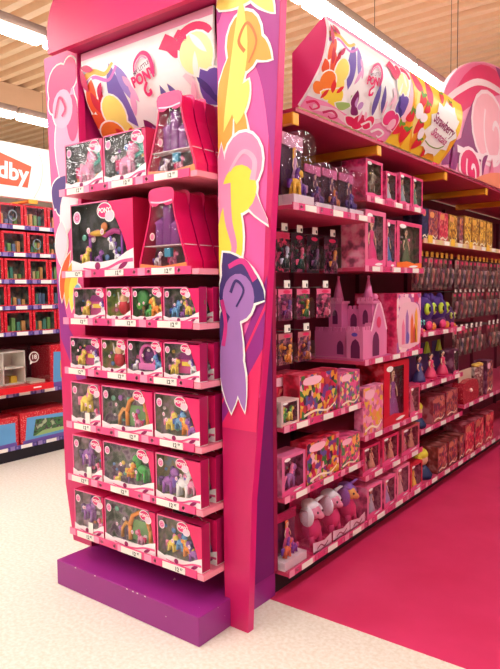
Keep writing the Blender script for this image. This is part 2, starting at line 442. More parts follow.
# ------------------------------------------------------------------ shelves (shared)
RAILP = mat((238, 70, 134), .35); RAILL = mat((250, 150, 186), .35); LABW = mat((246, 240, 232), .5, vary=0); INK = mat((40, 36, 44), .6, vary=0)
def price_rail(parent, w, h, labels, ticket=True, rail=RAILP, flower=RAILL, digits=True):
    """x 0..w along, front at y=0, z -h..0; labels = list of (x, width)"""
    b = MB(); b.box(0, w, -.003, .003, -h, 0, rail)
    n = int(w / .045)
    for i in range(n):
        x = (i + .5) * w / n
        if i % 2: b.quads([leaf(x, -h / 2, h * .7, h * .45, .8)[:], leaf(x, -h / 2, h * .7, h * .45, -.8)], flower, lambda p, q: (p, -.0042, q))
        elif i % 4 == 0: b.quads([[(x - w / n * .5, -h), (x + w / n * .5, -h), (x + w / n * .5, 0), (x - w / n * .5, 0)]], flower, lambda p, q: (p, -.0038, q))
    r = add('price_rail', b, parent)
    for x, lw in labels:
        b = MB(); b.box(x - lw / 2, x + lw / 2, -.0065, -.004, -h + .002, -.003, LABW)
        if digits:
            f = lambda p, q: (p, -.0072, q)
            b.text('12', INK, f, x + lw * .16, -h * .55, h * .75, bold=.03)
            b.text('97', INK, f, x + lw * .35, -h * .4, h * .42, bold=.03)
        add('price_label', b, r)
    return r

# ------------------------------------------------------------------ the pink end stand
ES = thing('display_stand', 'tall pink end stand with seven shelves, curved sign and purple plinth', 'display stand', (-2.22, 2.2, 0))
EO = (-2.22, 2.2, 0)
pm = mat(PINK, .4); purp = mat((136, 34, 124), .4)
def scuffed(c, base=(236, 220, 214)):
    m, nt, bb, o = nodes_of('scuffed_board'); bb.inputs['Roughness'].default_value = .4
    tc = nt.nodes.new('ShaderNodeTexCoord'); n = nt.nodes.new('ShaderNodeTexNoise'); n.inputs['Scale'].default_value = 22; n.inputs['Detail'].default_value = 6
    gt = nt.nodes.new('ShaderNodeMath'); gt.operation = 'GREATER_THAN'; gt.inputs[1].default_value = .735
    mx = nt.nodes.new('ShaderNodeMix'); mx.data_type = 'RGBA'; mx.inputs[6].default_value = rgb(c); mx.inputs[7].default_value = rgb(base)
    nt.links.new(tc.outputs['Object'], n.inputs['Vector']); nt.links.new(n.outputs['Fac'], gt.inputs[0]); nt.links.new(gt.outputs[0], mx.inputs[0]); nt.links.new(mx.outputs[2], bb.inputs['Base Color'])
    return m
b = MB(); b.box(-2.705, -1.725, 1.88, 2.44, 0, .129, scuffed((150, 36, 132)))
pl = add('plinth', b, ES, bevel=.004, origin=EO)
b = MB()
for x in (-2.55, -2.40, -2.17, -2.13, -2.10, -2.05):
    b.quads([ellipse(x, .1265, .006, .0028)], mat((244, 232, 226), vary=0), lambda p, q: (p, 1.8795, q))
add('paint_chip', b, pl, origin=EO)
b = MB(); b.box(-2.73, -1.71, 2.41, 2.44, .129, 2.72, mat((150, 14, 70), .5)); add('back_panel', b, ES, origin=EO)
for x0, x1, c in ((-1.735, -1.712, (112, 22, 104)), (-2.745, -2.72, (200, 30, 110))):
    b = MB(); b.box(x0, x1, 2.131, 2.44, .129, 2.72, mat(c, .4)); add('side_panel', b, ES, origin=EO)
# wings with printed ribbons
RW = [(-1.757, 0), (-1.627, 0), (-1.584, .594), (-1.503, 1.317), (-1.463, 1.864), (-1.441, 2.123), (-1.413, 2.635), (-1.40, 2.9), (-1.757, 2.9)]
RW = [(x - (.015 if x > -1.7 and z > 0 else 0), z) for x, z in RW]
LW = [(-2.69, .130), (-2.69, 2.745), (-2.973, 2.745), (-2.955, 2.273), (-2.925, 1.731), (-2.91, 1.291), (-2.90, .442), (-2.845, .130)]
def inside(p, poly):
    x, y = p; r = False
    for i in range(len(poly)):
        (x1, y1), (x2, y2) = poly[i], poly[i - 1]
        if (y1 > y) != (y2 > y) and x < (x2 - x1) * (y - y1) / (y2 - y1) + x1: r = not r
    return r
def clip_convexish(poly, x0, x1f):
    return [(min(max(x, x0), x1f(z)), z) for x, z in poly]
def edge_at(z, side):
    P = sorted(side, key=lambda p: p[1])
    for a, c in zip(P, P[1:]):
        if a[1] <= z <= c[1]: return a[0] + (c[0] - a[0]) * (z - a[1]) / (c[1] - a[1] or 1)
    return P[-1][0] if z > P[-1][1] else P[0][0]
def wing(poly, y0, y1, face, edge, art, lo, hi):
    b = MB(); b.plate(poly, face, y0, y1 - y0, edge); k = 0
    for polys, m in art:
        k += 1
        cl = []
        for p in polys: cl.append([(min(max(x, lo(z)), hi(z)), z) for x, z in p])
        for pi, c in enumerate(cl): b.quads([c], m, lambda p, q, k=k, pi=pi: (p, y0 - .0006 * k - (.00008 * pi if len(c) > 4 else 0), q))
    return b
def art_group(items, d=.012):
    res = [(outl([p for ps, m in items for p in ps], d), RIM)]
    return res + items
o_, y_, p_, v_ = mat((246, 166, 66)), mat((252, 226, 110)), mat((246, 140, 184)), mat((166, 116, 190))
dv = mat((66, 46, 116)); mg = mat((214, 50, 140))
RHI = [(-1.627 - .004, 0)] + [(x - .004, z) for x, z in RW[2:8]]
rart = [
    ([[(-1.757, 1.05), (-1.45, 1.05), (-1.45, 2.9), (-1.757, 2.9)]], mat((240, 92, 168))),
    ([smooth([(-1.55, 2.9), (-1.60, 2.55), (-1.52, 2.30), (-1.46, 1.9), (-1.40, 1.9), (-1.38, 2.9)])], mat((172, 42, 140))),
    ([smooth([(-1.757, 2.9), (-1.757, 2.62), (-1.70, 2.74), (-1.69, 2.9)])], mat((172, 42, 140))),
    ([[(-1.757, 1.05), (-1.757, .98), (-1.60, 1.20), (-1.44, 1.42), (-1.44, 1.56), (-1.6, 1.36)]], mat((150, 36, 136))),
    ([[(-1.757, 1.02), (-1.44, 1.45), (-1.44, .9), (-1.757, .9)]], mat((232, 34, 104))),
    ([[(-1.757, 1.0), (-1.757, .92), (-1.50, 1.26), (-1.46, 1.42)]], mat((150, 36, 136))),
] + art_group([
    ([leaf(-1.705, 2.22, .52, .11, 1.5, .04), leaf(-1.645, 2.13, .40, .07, 1.62, -.04)], o_),
    ([ellipse(-1.61, 2.51, .09, .12), leaf(-1.56, 2.46, .2, .09, -.5, .1)], o_),
    ([leaf(-1.61, 2.70, .32, .16, .1, .12), leaf(-1.535, 2.65, .2, .07, -.7, .1), leaf(-1.672, 2.43, .54, .085, 1.38, -.06)], y_),
    ([leaf(-1.62, 2.27, .18, .09, 1.2, .1)], y_)]) + [
    (ribbon([(-1.585, 2.42), (-1.545, 2.50), (-1.59, 2.58), (-1.635, 2.52), (-1.605, 2.47)], .008, .016), mat((226, 120, 56)))] + art_group([
    ([ellipse(-1.62, 2.03, .10, .12), leaf(-1.55, 1.92, .34, .07, 1.95, .14), leaf(-1.70, 1.86, .52, .10, 1.7, .08)], p_),
    ([ellipse(-1.64, 1.92, .09, .10), leaf(-1.69, 1.70, .46, .15, 1.5, .02)], mat((252, 224, 72)))]) + [
    (ribbon([(-1.69, 2.0), (-1.62, 2.07), (-1.56, 2.03), (-1.57, 1.95)], .012, .03), mat((250, 176, 204))),
    (ribbon([(-1.71, 1.95), (-1.70, 1.8), (-1.67, 1.68), (-1.71, 1.62)], .05, .02), p_)] + art_group([
    ([leaf(-1.62, 1.56, .30, .17, 2.4, .12), ellipse(-1.68, 1.48, .075, .13), leaf(-1.72, 1.34, .3, .1, 1.3)], dv),
    ([ellipse(-1.65, 1.47, .085, .10), leaf(-1.68, 1.20, .46, .13, 1.5, .03), leaf(-1.655, 1.16, .36, .07, 1.75)], v_)]) + [
    (ribbon([(-1.70, 1.6), (-1.62, 1.62), (-1.56, 1.54)], .02, .03), mg),
    (ribbon([(-1.74, 1.46), (-1.72, 1.36), (-1.735, 1.26)], .02, .02), mg),
    (ribbon([(-1.66, 1.43), (-1.62, 1.50), (-1.66, 1.54), (-1.69, 1.49)], .008, .016), dv)]
add('side_wing', wing(RW, 2.09, 2.13, pm, mat((214, 22, 112), .4), rart, lambda z: -1.755, lambda z: edge_at(z, RHI)), ES, origin=EO, label='pink tapering side wing with orange, yellow and violet ribbon print')
LHI = [(x + .004, z) for x, z in LW[2:]]
lart = [
    ([[(-2.99, 1.35), (-2.69, 1.35), (-2.69, 2.75), (-2.99, 2.75)]], mat((240, 96, 160))),
    ([[(-2.99, 1.5), (-2.90, 1.25), (-2.75, 1.0), (-2.69, .98), (-2.69, 1.15), (-2.82, 1.3), (-2.92, 1.62)]], mat((150, 44, 140))),
] + art_group([
    ([leaf(-2.78, 2.30, .62, .20, 1.5, .02)], mat((250, 164, 200))),
    ([ellipse(-2.84, 2.58, .10, .11), ellipse(-2.74, 2.40, .05, .12), ellipse(-2.75, 2.63, .06, .08), ellipse(-2.905, 2.5, .035, .05)], mat((238, 70, 130))),
    ([ellipse(-2.82, 2.46, .085, .10)], mat((250, 176, 206))),
    ([leaf(-2.86, 2.03, .20, .11, 1.0, .12), ellipse(-2.86, 1.97, .045, .06)], mat((84, 56, 130))),
    ([leaf(-2.78, 1.95, .34, .13, 1.2, .05)], mat((246, 232, 240)))], .010) + art_group([
    ([leaf(-2.83, 1.58, .28, .06, 1.25, .08)], mat((238, 96, 50))),
    ([leaf(-2.79, 1.55, .28, .06, 1.25, .08)], mat((250, 176, 60))),
    ([leaf(-2.755, 1.52, .26, .06, 1.3, .08)], mat((250, 226, 90))),
    ([ellipse(-2.735, 1.46, .04, .08)], mat((130, 190, 226))),
    ([leaf(-2.86, 1.76, .24, .10, 1.5)], mat((246, 214, 228)))], .010) + [
    (ribbon([(-2.88, 2.42), (-2.84, 2.52), (-2.79, 2.46), (-2.82, 2.42)], .012, .016), mat((226, 60, 120)))]
add('side_wing', wing(LW, 2.09, 2.13, pm, mat((214, 22, 112), .4), lart, lambda z: edge_at(z, LHI), lambda z: -2.694), ES, origin=EO, label='pink tapering side wing with rose, purple and rainbow ribbon print')
# header board, round corner
hb = [(-1.715, 2.712), (-2.81, 2.712), (-2.812, 2.80)] + [(-2.812 + .22 * (1 - math.cos(a)), 2.80 + .24 * math.sin(a)) for a in [i * math.pi / 16 for i in range(1, 9)]] + [(-1.715, 3.04)]
b = MB(); b.plate(hb, mat((202, 28, 92), .4), 2.0, .03); add('header_board', b, ES, origin=EO)
b = MB(); b.box(-2.70, -1.757, 2.03, 2.41, 2.716, 2.735, mat((170, 20, 84))); add('top_panel', b, ES, origin=EO)
s = Sign([(2.10, 2.708), (2.10, 2.60), (2.122, 2.50), (2.165, 2.41), (2.225, 2.32), (2.30, 2.22), (2.38, 2.13)], lambda u, p: (u, p.x, p.y), -2.672, -1.785); s.side = -1
s.base(mat((255, 252, 254), .3)); pony_art(s, 1.37)
add('curved_sign', s.mb, ES, origin=EO, label='white curved sign with magenta lettering and coloured petals')
EZ = [2.01, 1.605, 1.372, 1.12, .842, .567, .281]
SURF = .010
for i, z in enumerate(EZ):
    b = MB(); b.box(-2.685, -1.765, 1.962, 2.408, z - .030, z - SURF - .001, mat((236, 120, 150), .4))
    sh = add('shelf', b, ES, origin=EO)
    h = thing_loc = None
    r = price_rail(sh, .885, .034, [(.10, .13), (.40, .13), (.72, .14)] if i % 2 else [(.13, .13), (.47, .14), (.75, .14)])
    r.location = (-2.688 - EO[0], 1.957 - EO[1], z)
    b = MB(); b.box(-1.80, -1.763, 1.958, 2.40, z - .036, z - SURF - .002, mat((248, 150, 172), .4)); add('end_bracket', b, sh, origin=EO)

# ------------------------------------------------------------------ toys and packaging parts
def toy_horse(c, mane, key=[0]):
    k = ('th', tuple(c), tuple(mane))
    if k in _M: return _M[k]
    b = MB(); m = mat(c, .35); h = mat(mane, .5)
    b.ball((0, 0, .42), (.24, .14, .16), m)
    for x in (-.16, .16):
        for y in (-.07, .07): b.tube([(x, y, .40), (x * 1.1, y, .2), (x * 1.15, y, 0)], [.075, .06, .07], m, 6)
    b.tube([(.16, 0, .46), (.24, 0, .66)], [.11, .09], m, 7)
    b.ball((.28, 0, .76), (.17, .14, .15), m); b.ball((.41, 0, .71), (.08, .08, .07), m, 8, 5)
    b.ball((.20, 0, .76), (.12, .10, .22), h, 8, 6); b.ball((.12, 0, .58), (.10, .09, .16), h, 8, 6)
    b.tube([(-.22, 0, .48), (-.36, 0, .46), (-.42, 0, .2)], [.05, .1, .05], h, 7)
    _M[k] = b.mesh('toy_horse')
    return _M[k]
def put_horse(parent, x, y, z, h, c, mane, flip=False):
    o = add('toy_horse', toy_horse(c, mane), parent, (x, y, z)); o.scale = (-h if flip else h, h, h); return o
def doll_mesh(dress, hair, skin=(236, 190, 160)):
    k = ('doll', tuple(dress), tuple(hair))
    if k in _M: return _M[k]
    b = MB(); d = mat(dress, .4); s_ = mat(skin, .5); hm = mat(hair, .5)
    b.lathe([(.20, 0), (.19, .1), (.15, .25), (.08, .42), (.055, .5), (.08, .58), (.085, .66), (.04, .70)], d, seg=12)
    b.tube([(0, 0, .68), (0, 0, .78)], .03, s_, 7); b.ball((0, 0, .84), (.07, .07, .085), s_)
    b.ball((0, .025, .87), (.085, .075, .095), hm); b.ball((0, .05, .74), (.085, .04, .16), hm)
    for x in (-1, 1): b.tube([(x * .08, 0, .64), (x * .14, -.02, .5), (x * .13, -.06, .4)], [.028, .022, .02], s_, 6)
    b.tube([(-.03, -.06, .825), (0, -.07, .815), (.03, -.06, .825)], .006, mat((190, 50, 70)), 5)
    for x in (-.028, .028): b.ball((x, -.064, .855), (.01, .008, .012), mat((50, 40, 50)), 6, 5)
    _M[k] = b.mesh('doll')
    return _M[k]
def carton(w, h, d, side, back, base=WHITE, top=None, t=.003):
    b = MB(); s_ = mat(side, .35) if isinstance(side, tuple) else side
    bk = back if not isinstance(back, tuple) else mat(back, .5)
    b.box(-w / 2, w / 2, d - t, d, 0, h, bk)
    b.box(-w / 2, -w / 2 + t, .002, d - t, t, h - t, s_); b.box(w / 2 - t, w / 2, .002, d - t, t, h - t, s_)
    b.box(-w / 2, w / 2, .002, d - t, 0, t, mat(base)); b.box(-w / 2, w / 2, .002, d - t, h - t, h, mat(top or side) if isinstance(top or side, tuple) else s_)
    e = t + .0012                                    # printed liner inside the carton
    for x0, x1 in ((-w / 2 + t, -w / 2 + e), (w / 2 - e, w / 2 - t)): b.box(x0, x1, .004, d - t, t, h - t, bk)
    b.box(-w / 2 + e, w / 2 - e, .004, d - t, h - e, h - t, bk)
    return b
def window_pane(parent, w, h, y=.003, tint=(255, 255, 255), bump=.25, pts=None):
    b = MB(); b.quads([pts or [(-w / 2, .004), (w / 2, .004), (w / 2, h - .004), (-w / 2, h - .004)]], film(tint, .1, bump), FX(y))
    return add('window_film', b, parent)
FX = lambda y: (lambda p, q: (p, y, q))
def logo_patch(parent, x, z, k, y=-.002, word='PONY'):
    b = MB()
    b.quads([ellipse(x, z, .62 * k, .44 * k), ellipse(x + .42 * k, z - .30 * k, .42 * k, .34 * k)], RIM, FX(y))
    b.quads([ellipse(x, z, .56 * k, .385 * k)], mat((226, 36, 116), .3), FX(y - .0006)); b.quads([ellipse(x + .42 * k, z - .31 * k, .36 * k, .28 * k)], mat(PALE, .3), FX(y - .0007))
    b.text(word, RIM, FX(y - .0012), x, z, .36 * k, bold=.03)
    return add('logo', b, parent)
def badge(parent, x, z, r, c=LPINK, y=-.002):
    b = MB(); b.quads([ellipse(x, z, r, r * 1.1)], RIM, FX(y)); b.quads([ellipse(x, z, r * .84, r * .92)], mat(c), FX(y - .0006)); b.quads(ribbon(spiral(x, z, r * .2, r * .6, .3, 1.1, 10), r * .16), mat((206, 40, 120)), FX(y - .0011))
    return add('badge', b, parent)
def accessory(parent, kind, x, y, z, k):
    b = MB()
    if kind == 'arch':
        m = mat((244, 150, 60), .4)
        for dx in (-.5, .5): b.tube([(x + dx * k, y, z), (x + dx * k, y, z + .55 * k)], .07 * k, m, 7)
        b.tube([(x - .5 * k, y, z + .5 * k), (x - .36 * k, y, z + .85 * k), (x, y, z + 1.05 * k), (x + .36 * k, y, z + .85 * k), (x + .5 * k, y, z + .5 * k)], .08 * k, m, 7)
        b.tube([(x - .9 * k, y, z), (x - .9 * k, y, z + .3 * k), (x - .7 * k, y, z + .55 * k), (x - .5 * k, y, z + .5 * k)], .06 * k, mat((240, 170, 90)), 7)
        b.box(x - .45 * k, x + .45 * k, y + .01, y + .016, z, z + .7 * k, mat((120, 170, 110)))
        nm = 'toy_arch'
    elif kind == 'ring':
        m = mat((236, 110, 190), .35)
        b.tube([(x + .5 * k * math.cos(a), y, z + .62 * k + .5 * k * math.sin(a)) for a in [2 * math.pi * i / 16 for i in range(17)]], .09 * k, m, 7)
        b.box(x - .55 * k, x + .55 * k, y - .01, y + .02, z, z + .28 * k, mat((232, 120, 190))); b.quads([ellipse(x, z + .62 * k, .42 * k, .42 * k)], mat((96, 40, 110)), FX(y + .012))
        nm = 'toy_mirror'
    elif kind == 'house':
        b.box(x - .5 * k, x + .5 * k, y, y + .025, z, z + .7 * k, mat((214, 80, 150))); b.quads([[(x - .6 * k, z + .68 * k), (x + .6 * k, z + .68 * k), (x + .35 * k, z + k), (x - .35 * k, z + k)]], mat((150, 40, 130)), FX(y - .001))
        b.box(x - .3 * k, x + .3 * k, y - .002, y, z + .36 * k, z + .56 * k, mat((250, 220, 90)))
        nm = 'toy_house'
    elif kind == 'blob':
        b.ball((x, y, z + .45 * k), (.4 * k, .02, .45 * k), mat((206, 40, 60), .3)); b.ball((x, y, z + .95 * k), (.32 * k, .02, .3 * k), mat((240, 190, 150), .3))
        b.tube([(x - .5 * k, y, z + 1.3 * k), (x - .42 * k, y, z + .8 * k), (x, y, z + .55 * k), (x + .42 * k, y, z + .8 * k), (x + .5 * k, y, z + 1.3 * k)], .05 * k, mat(WHITE), 6)
        nm = 'toy_cradle'
    elif kind == 'tree':
        b.tube([(x, y, z), (x, y, z + .6 * k)], .08 * k, mat((150, 110, 70)), 6); b.ball((x, y, z + .9 * k), (.4 * k, .022, .42 * k), mat((70, 150, 80))); b.ball((x - .2 * k, y, z + .5 * k), (.22 * k, .02, .2 * k), mat((96, 180, 70)))
        nm = 'toy_tree'
    elif kind == 'wing':
        b.plate(leaf(x, z + .5 * k, 1.1 * k, .55 * k, .75, .1), mat((40, 178, 160), .4), y, .01); b.plate(leaf(x + .15 * k, z + .35 * k, .8 * k, .35 * k, .5, .1), mat((80, 200, 180), .4), y - .004, .004)
        nm = 'toy_wing'
    elif kind == 'swing':
        m = mat((230, 180, 60), .4)
        b.tube([(x - .8 * k, y, z + .9 * k), (x - .4 * k, y, z + .98 * k), (x, y, z + .85 * k), (x + .4 * k, y, z + .98 * k), (x + .8 * k, y, z + .9 * k)], .09 * k, mat((200, 60, 150)), 7)
        b.tube([(x - .8 * k, y, z), (x - .8 * k, y, z + .9 * k)], .05 * k, mat((150, 60, 170)), 6); b.tube([(x + .8 * k, y, z), (x + .8 * k, y, z + .9 * k)], .05 * k, mat((150, 60, 170)), 6)
        b.ball((x - .3 * k, y - .01, z + .93 * k), (.4 * k, .02, .1 * k), m)
        nm = 'toy_canopy'
    add(nm, b, parent)
def playset(loc, w, h, d, label, toys=(), acc=(), back=((52, 62, 58), (98, 108, 92), (150, 128, 146), (92, 58, 96)), seed=0.0, swoosh=.2, side=(226, 30, 104), group=None, rz=0.0):
    """window box: white hilly base, pink sweep on its far edge, logo, toys behind clear film"""
    t = thing('playset_box', label, 'toy box', loc, rz, group)
    bk = scene_print(back, 20, seed); b = carton(w, h, d, side, bk, WHITE, side); yb = min(d - .006, .052)
    b.box(-w / 2 + .0045, w / 2 - .0045, yb, yb + .002, .0035, h - .0045, bk); add('carton', b, t)
    b = MB(); y = .0
    if swoosh:
        x1 = w / 2; pts = [(x1, 0), (x1, h), (x1 - swoosh * w * 1.5, h)] + [(x1 - swoosh * w * (1.5 - 1.25 * math.sin(a * math.pi / 2)), h * (1 - a)) for a in (.15, .3, .45, .6, .75, .9)]
        b.plate(pts, mat((232, 30, 106), .3), y, .0015)
    pts = [(-w / 2, 0), (w / 2, 0), (w / 2, h * .31), (w * .40, h * .27), (w * .24, h * .17), (0, h * .14), (-w * .2, h * .16), (-w * .34, h * .13), (-w / 2, h * .19)]
    b.plate(pts, mat((252, 240, 244), .3), y - .0008, .0015)
    b.quads(ribbon([(-w * .3, h * .06), (-w * .1, h * .03), (w * .1, h * .05), (w * .3, h * .13), (w * .49, h * .15)], h * .02, h * .05), mat((236, 90, 150)), FX(y - .0014))
    b.quads([ellipse(-w * .06, h * .085, h * .06, h * .055), leaf(w * .34, h * .08, h * .22, h * .07, .4)], mat((150, 20, 96)), FX(y - .0019))
    for zz in (h - .006,): b.plate([(-w / 2, zz), (w / 2, zz), (w / 2, h), (-w / 2, h)], mat((240, 110, 160)), y, .0015)
    b.plate([(-w / 2, h * .16), (-w / 2 + .005, h * .16), (-w / 2 + .005, h), (-w / 2, h)], mat((240, 120, 166)), y, .0015)
    add('front_print', b, t)
    window_pane(t, w, h)
    logo_patch(t, w * .5 - swoosh * w * 1.2 - h * .16 if swoosh else w * .2, h * .86, h * .26)
    badge(t, -w / 2 + h * .16, h * .80, h * .085)
    for (x, z, k, c, m_) in toys: put_horse(t, x * w, .023, .004 + z * h, k * h, c, m_, flip=(x > .1))
    for (kind, x, z, k) in acc: accessory(t, kind, x * w, .038, .004 + z * h, k * h)
    rr = random.Random(int(seed * 1000)); b = MB()
    for i in range(11):
        c = rr.choice(((240, 120, 170), (250, 214, 110), (120, 190, 170), (170, 110, 190), (244, 150, 90), (240, 226, 232), (110, 150, 210)))
        x = (-.42 + .084 * i + rr.uniform(-.04, .04)) * w; zz = h * rr.uniform(.2, .34) if i % 2 else h * rr.uniform(.42, .76); q = h * rr.uniform(.03, .07)
        b.ball((x, .044, zz), (q * 1.2, .005, q), mat(c, .4), 8, 5)
    add('small_accessory', b, t)
    for i in range(2): badge(t, w * rr.uniform(-.3, .25), h * rr.uniform(.4, .62), h * .04, (250, 214, 228))
    return t
def flag_ticket(parent, x, z, w, h):
    b = MB(); b.box(x - w / 2, x + w / 2, -.006, -.0045, z, z + h, LABW); return add('price_ticket', b, parent)
ORD_ = ['first', 'second', 'third', 'fourth', 'fifth', 'sixth', 'seventh', 'eighth']
SHN = ['top', 'second', 'third', 'fourth', 'fifth', 'sixth', 'bottom']
EY = 1.968
def ebox(i, x0, x1, h, d, what, **kw):
    return playset(((x0 + x1) / 2, EY + kw.pop('dy', 0), EZ[i] - SURF), x1 - x0 - .006, h, d, what + ' on the %s stand shelf' % SHN[i] if 'shelf' not in what else what, seed=RND.random() * 9, **kw)
YP, PP, OP, BP, WP, GP, LP = ((250, 220, 100), (244, 140, 180)), ((160, 90, 180), (90, 40, 120)), ((246, 150, 60), (250, 220, 100)), ((110, 170, 220), (60, 90, 180)), ((244, 240, 244), (130, 90, 190)), ((90, 180, 90), (60, 120, 60)), ((240, 150, 190), (226, 50, 120))
DB = ((46, 46, 52), (84, 88, 86), (130, 116, 124))
ebox(0, -2.655, -2.365, .225, .16, 'window box with teal winged pink toy horse, beside the rose printed wing, top stand shelf', toys=[(-.02, .1, .72, *LP)], acc=[('wing', .2, .4, .5)], back=DB, swoosh=.06, side=(214, 60, 110))
ebox(0, -2.362, -2.072, .225, .16, 'window box with teal winged pink toy horse, middle of top stand shelf beside castle boxes', toys=[(-.02, .1, .72, *LP)], acc=[('wing', .2, .4, .5)], back=DB, swoosh=.06, side=(214, 60, 110))
ebox(1, -2.625, -2.165, .335, .22, 'large dark window box with yellow canopy and small toy horses, second stand shelf', toys=[(-.32, .12, .26, *YP), (-.1, .1, .22, *PP), (.12, .3, .2, *WP), (.2, .12, .2, *WP)], acc=[('swing', -.02, .14, .44)], back=((22, 26, 30), (50, 60, 58), (84, 84, 92)), swoosh=.26, side=(190, 20, 70))
ebox(2, -2.62, -2.375, .158, .10, 'small window box with pink toy house and yellow horse, third stand shelf', toys=[(-.22, .12, .5, *YP), (.36, .12, .46, *WP)], acc=[('house', .05, .12, .62)], swoosh=.05)
ebox(2, -2.372, -2.195, .16, .10, 'small window box with red toy cradle under a white hoop, third stand shelf', toys=[], acc=[('blob', 0, .14, .52)], back=((90, 120, 70), (150, 170, 80), (200, 150, 120)), swoosh=.04)
ebox(2, -2.192, -1.99, .158, .10, 'small window box with orange horse before green foliage, third stand shelf', toys=[(.2, .1, .6, *OP), (-.05, .1, .4, *GP)], acc=[('tree', -.3, .12, .6)], back=((50, 90, 60), (90, 120, 80), (150, 110, 120)), swoosh=.04)
for k in range(3):
    ebox(2, -1.987, -1.772, .155, .052, '%s small box of three with blue and yellow toy horses, third stand shelf' % ('front', 'middle', 'rear')[k], dy=k * .092, toys=[(-.25, .12, .5, *BP), (.12, .2, .42, *YP), (-.05, .1, .3, *PP)], acc=[('tree', .36, .1, .5)], swoosh=.22, side=(172, 20, 84), group='pink sided boxes behind one another, third shelf')
ebox(3, -2.66, -2.42, .165, .10, 'small window box with orange house and yellow horse, fourth stand shelf', toys=[(-.25, .12, .5, *YP), (.3, .12, .5, *WP)], acc=[('house', .02, .12, .6)], swoosh=.05)
ebox(3, -2.417, -2.235, .165, .10, 'small window box with red toy cradle under a white hoop, fourth stand shelf', acc=[('blob', 0, .14, .52)], back=((90, 110, 80), (150, 150, 90), (200, 150, 130)), swoosh=.04)
ebox(3, -2.232, -1.995, .168, .10, 'small window box with round pink toy mirror and blue horse, fourth stand shelf', toys=[(.32, .12, .5, *BP), (-.38, .12, .3, *WP)], acc=[('ring', -.05, .14, .62)], swoosh=.05)
for k in range(3):
    ebox(3, -1.992, -1.772, .165, .052, '%s small box of three with pink toy house, fourth stand shelf' % ('front', 'middle', 'rear')[k], dy=k * .092, toys=[(-.3, .12, .45, *YP), (.26, .12, .45, *WP)], acc=[('house', -.02, .14, .55)], swoosh=.22, side=(172, 20, 84), group='pink sided boxes behind one another, fourth shelf')
for i, cc, nm in ((4, YP, 'yellow'), (5, PP, 'purple'), (6, PP, 'purple')):
    t = ebox(i, -2.665, -2.43, .215, .12, 'tall window box with one big %s toy horse, %s stand shelf' % (nm, SHN[i]), toys=[(-.08, .28, .66, *cc), (.3, .1, .3, *LP)], swoosh=.05, back=((110, 96, 100), (150, 130, 130), (200, 160, 180)))
    flag_ticket(t, .02, .01, .035, .055)
ebox(4, -2.425, -2.065, .215, .12, 'wide window box with orange toy arch, fifth stand shelf', toys=[(.16, .1, .34, *LP)], acc=[('arch', .1, .1, .66)], swoosh=.14)
ebox(5, -2.425, -2.065, .215, .12, 'wide window box with green toy dragon and orange bench, sixth stand shelf', toys=[(.22, .22, .62, (60, 170, 70), (40, 130, 60)), (-.02, .24, .36, *OP), (-.28, .02, .3, *YP)], acc=[('swing', .04, .06, .3)], swoosh=.10)
ebox(6, -2.425, -2.065, .215, .12, 'wide window box with orange toy arch, bottom stand shelf', toys=[(.16, .1, .34, *LP)], acc=[('arch', .1, .1, .66)], swoosh=.08)
for i, (toys, nm) in {4: ([(-.22, .2, .42, *YP), (-.02, .24, .42, *BP), (.14, .14, .42, *OP), (.28, .08, .46, *PP)], 'four small toy horses'), 5: ([(-.28, .12, .62, *PP), (.06, .12, .7, *WP), (.24, .2, .5, *LP)], 'two tall toy horses'), 6: ([(-.24, .2, .4, *YP), (-.04, .28, .4, *BP), (.12, .18, .42, *OP), (.26, .08, .5, *PP)], 'four small toy horses')}.items():
    for k in range(3):
        t = ebox(i, -2.058, -1.778, .212, .056, '%s wide box of three with %s, %s stand shelf' % (('front', 'middle', 'rear')[k], nm, SHN[i]), dy=k * .10, toys=toys, swoosh=.24, side=(172, 20, 84), group='pink sided boxes behind one another, %s shelf' % SHN[i], back=((96, 110, 100), (136, 126, 110), (170, 140, 160)) if i != 5 else ((120, 110, 70), (150, 130, 90), (120, 140, 160)))
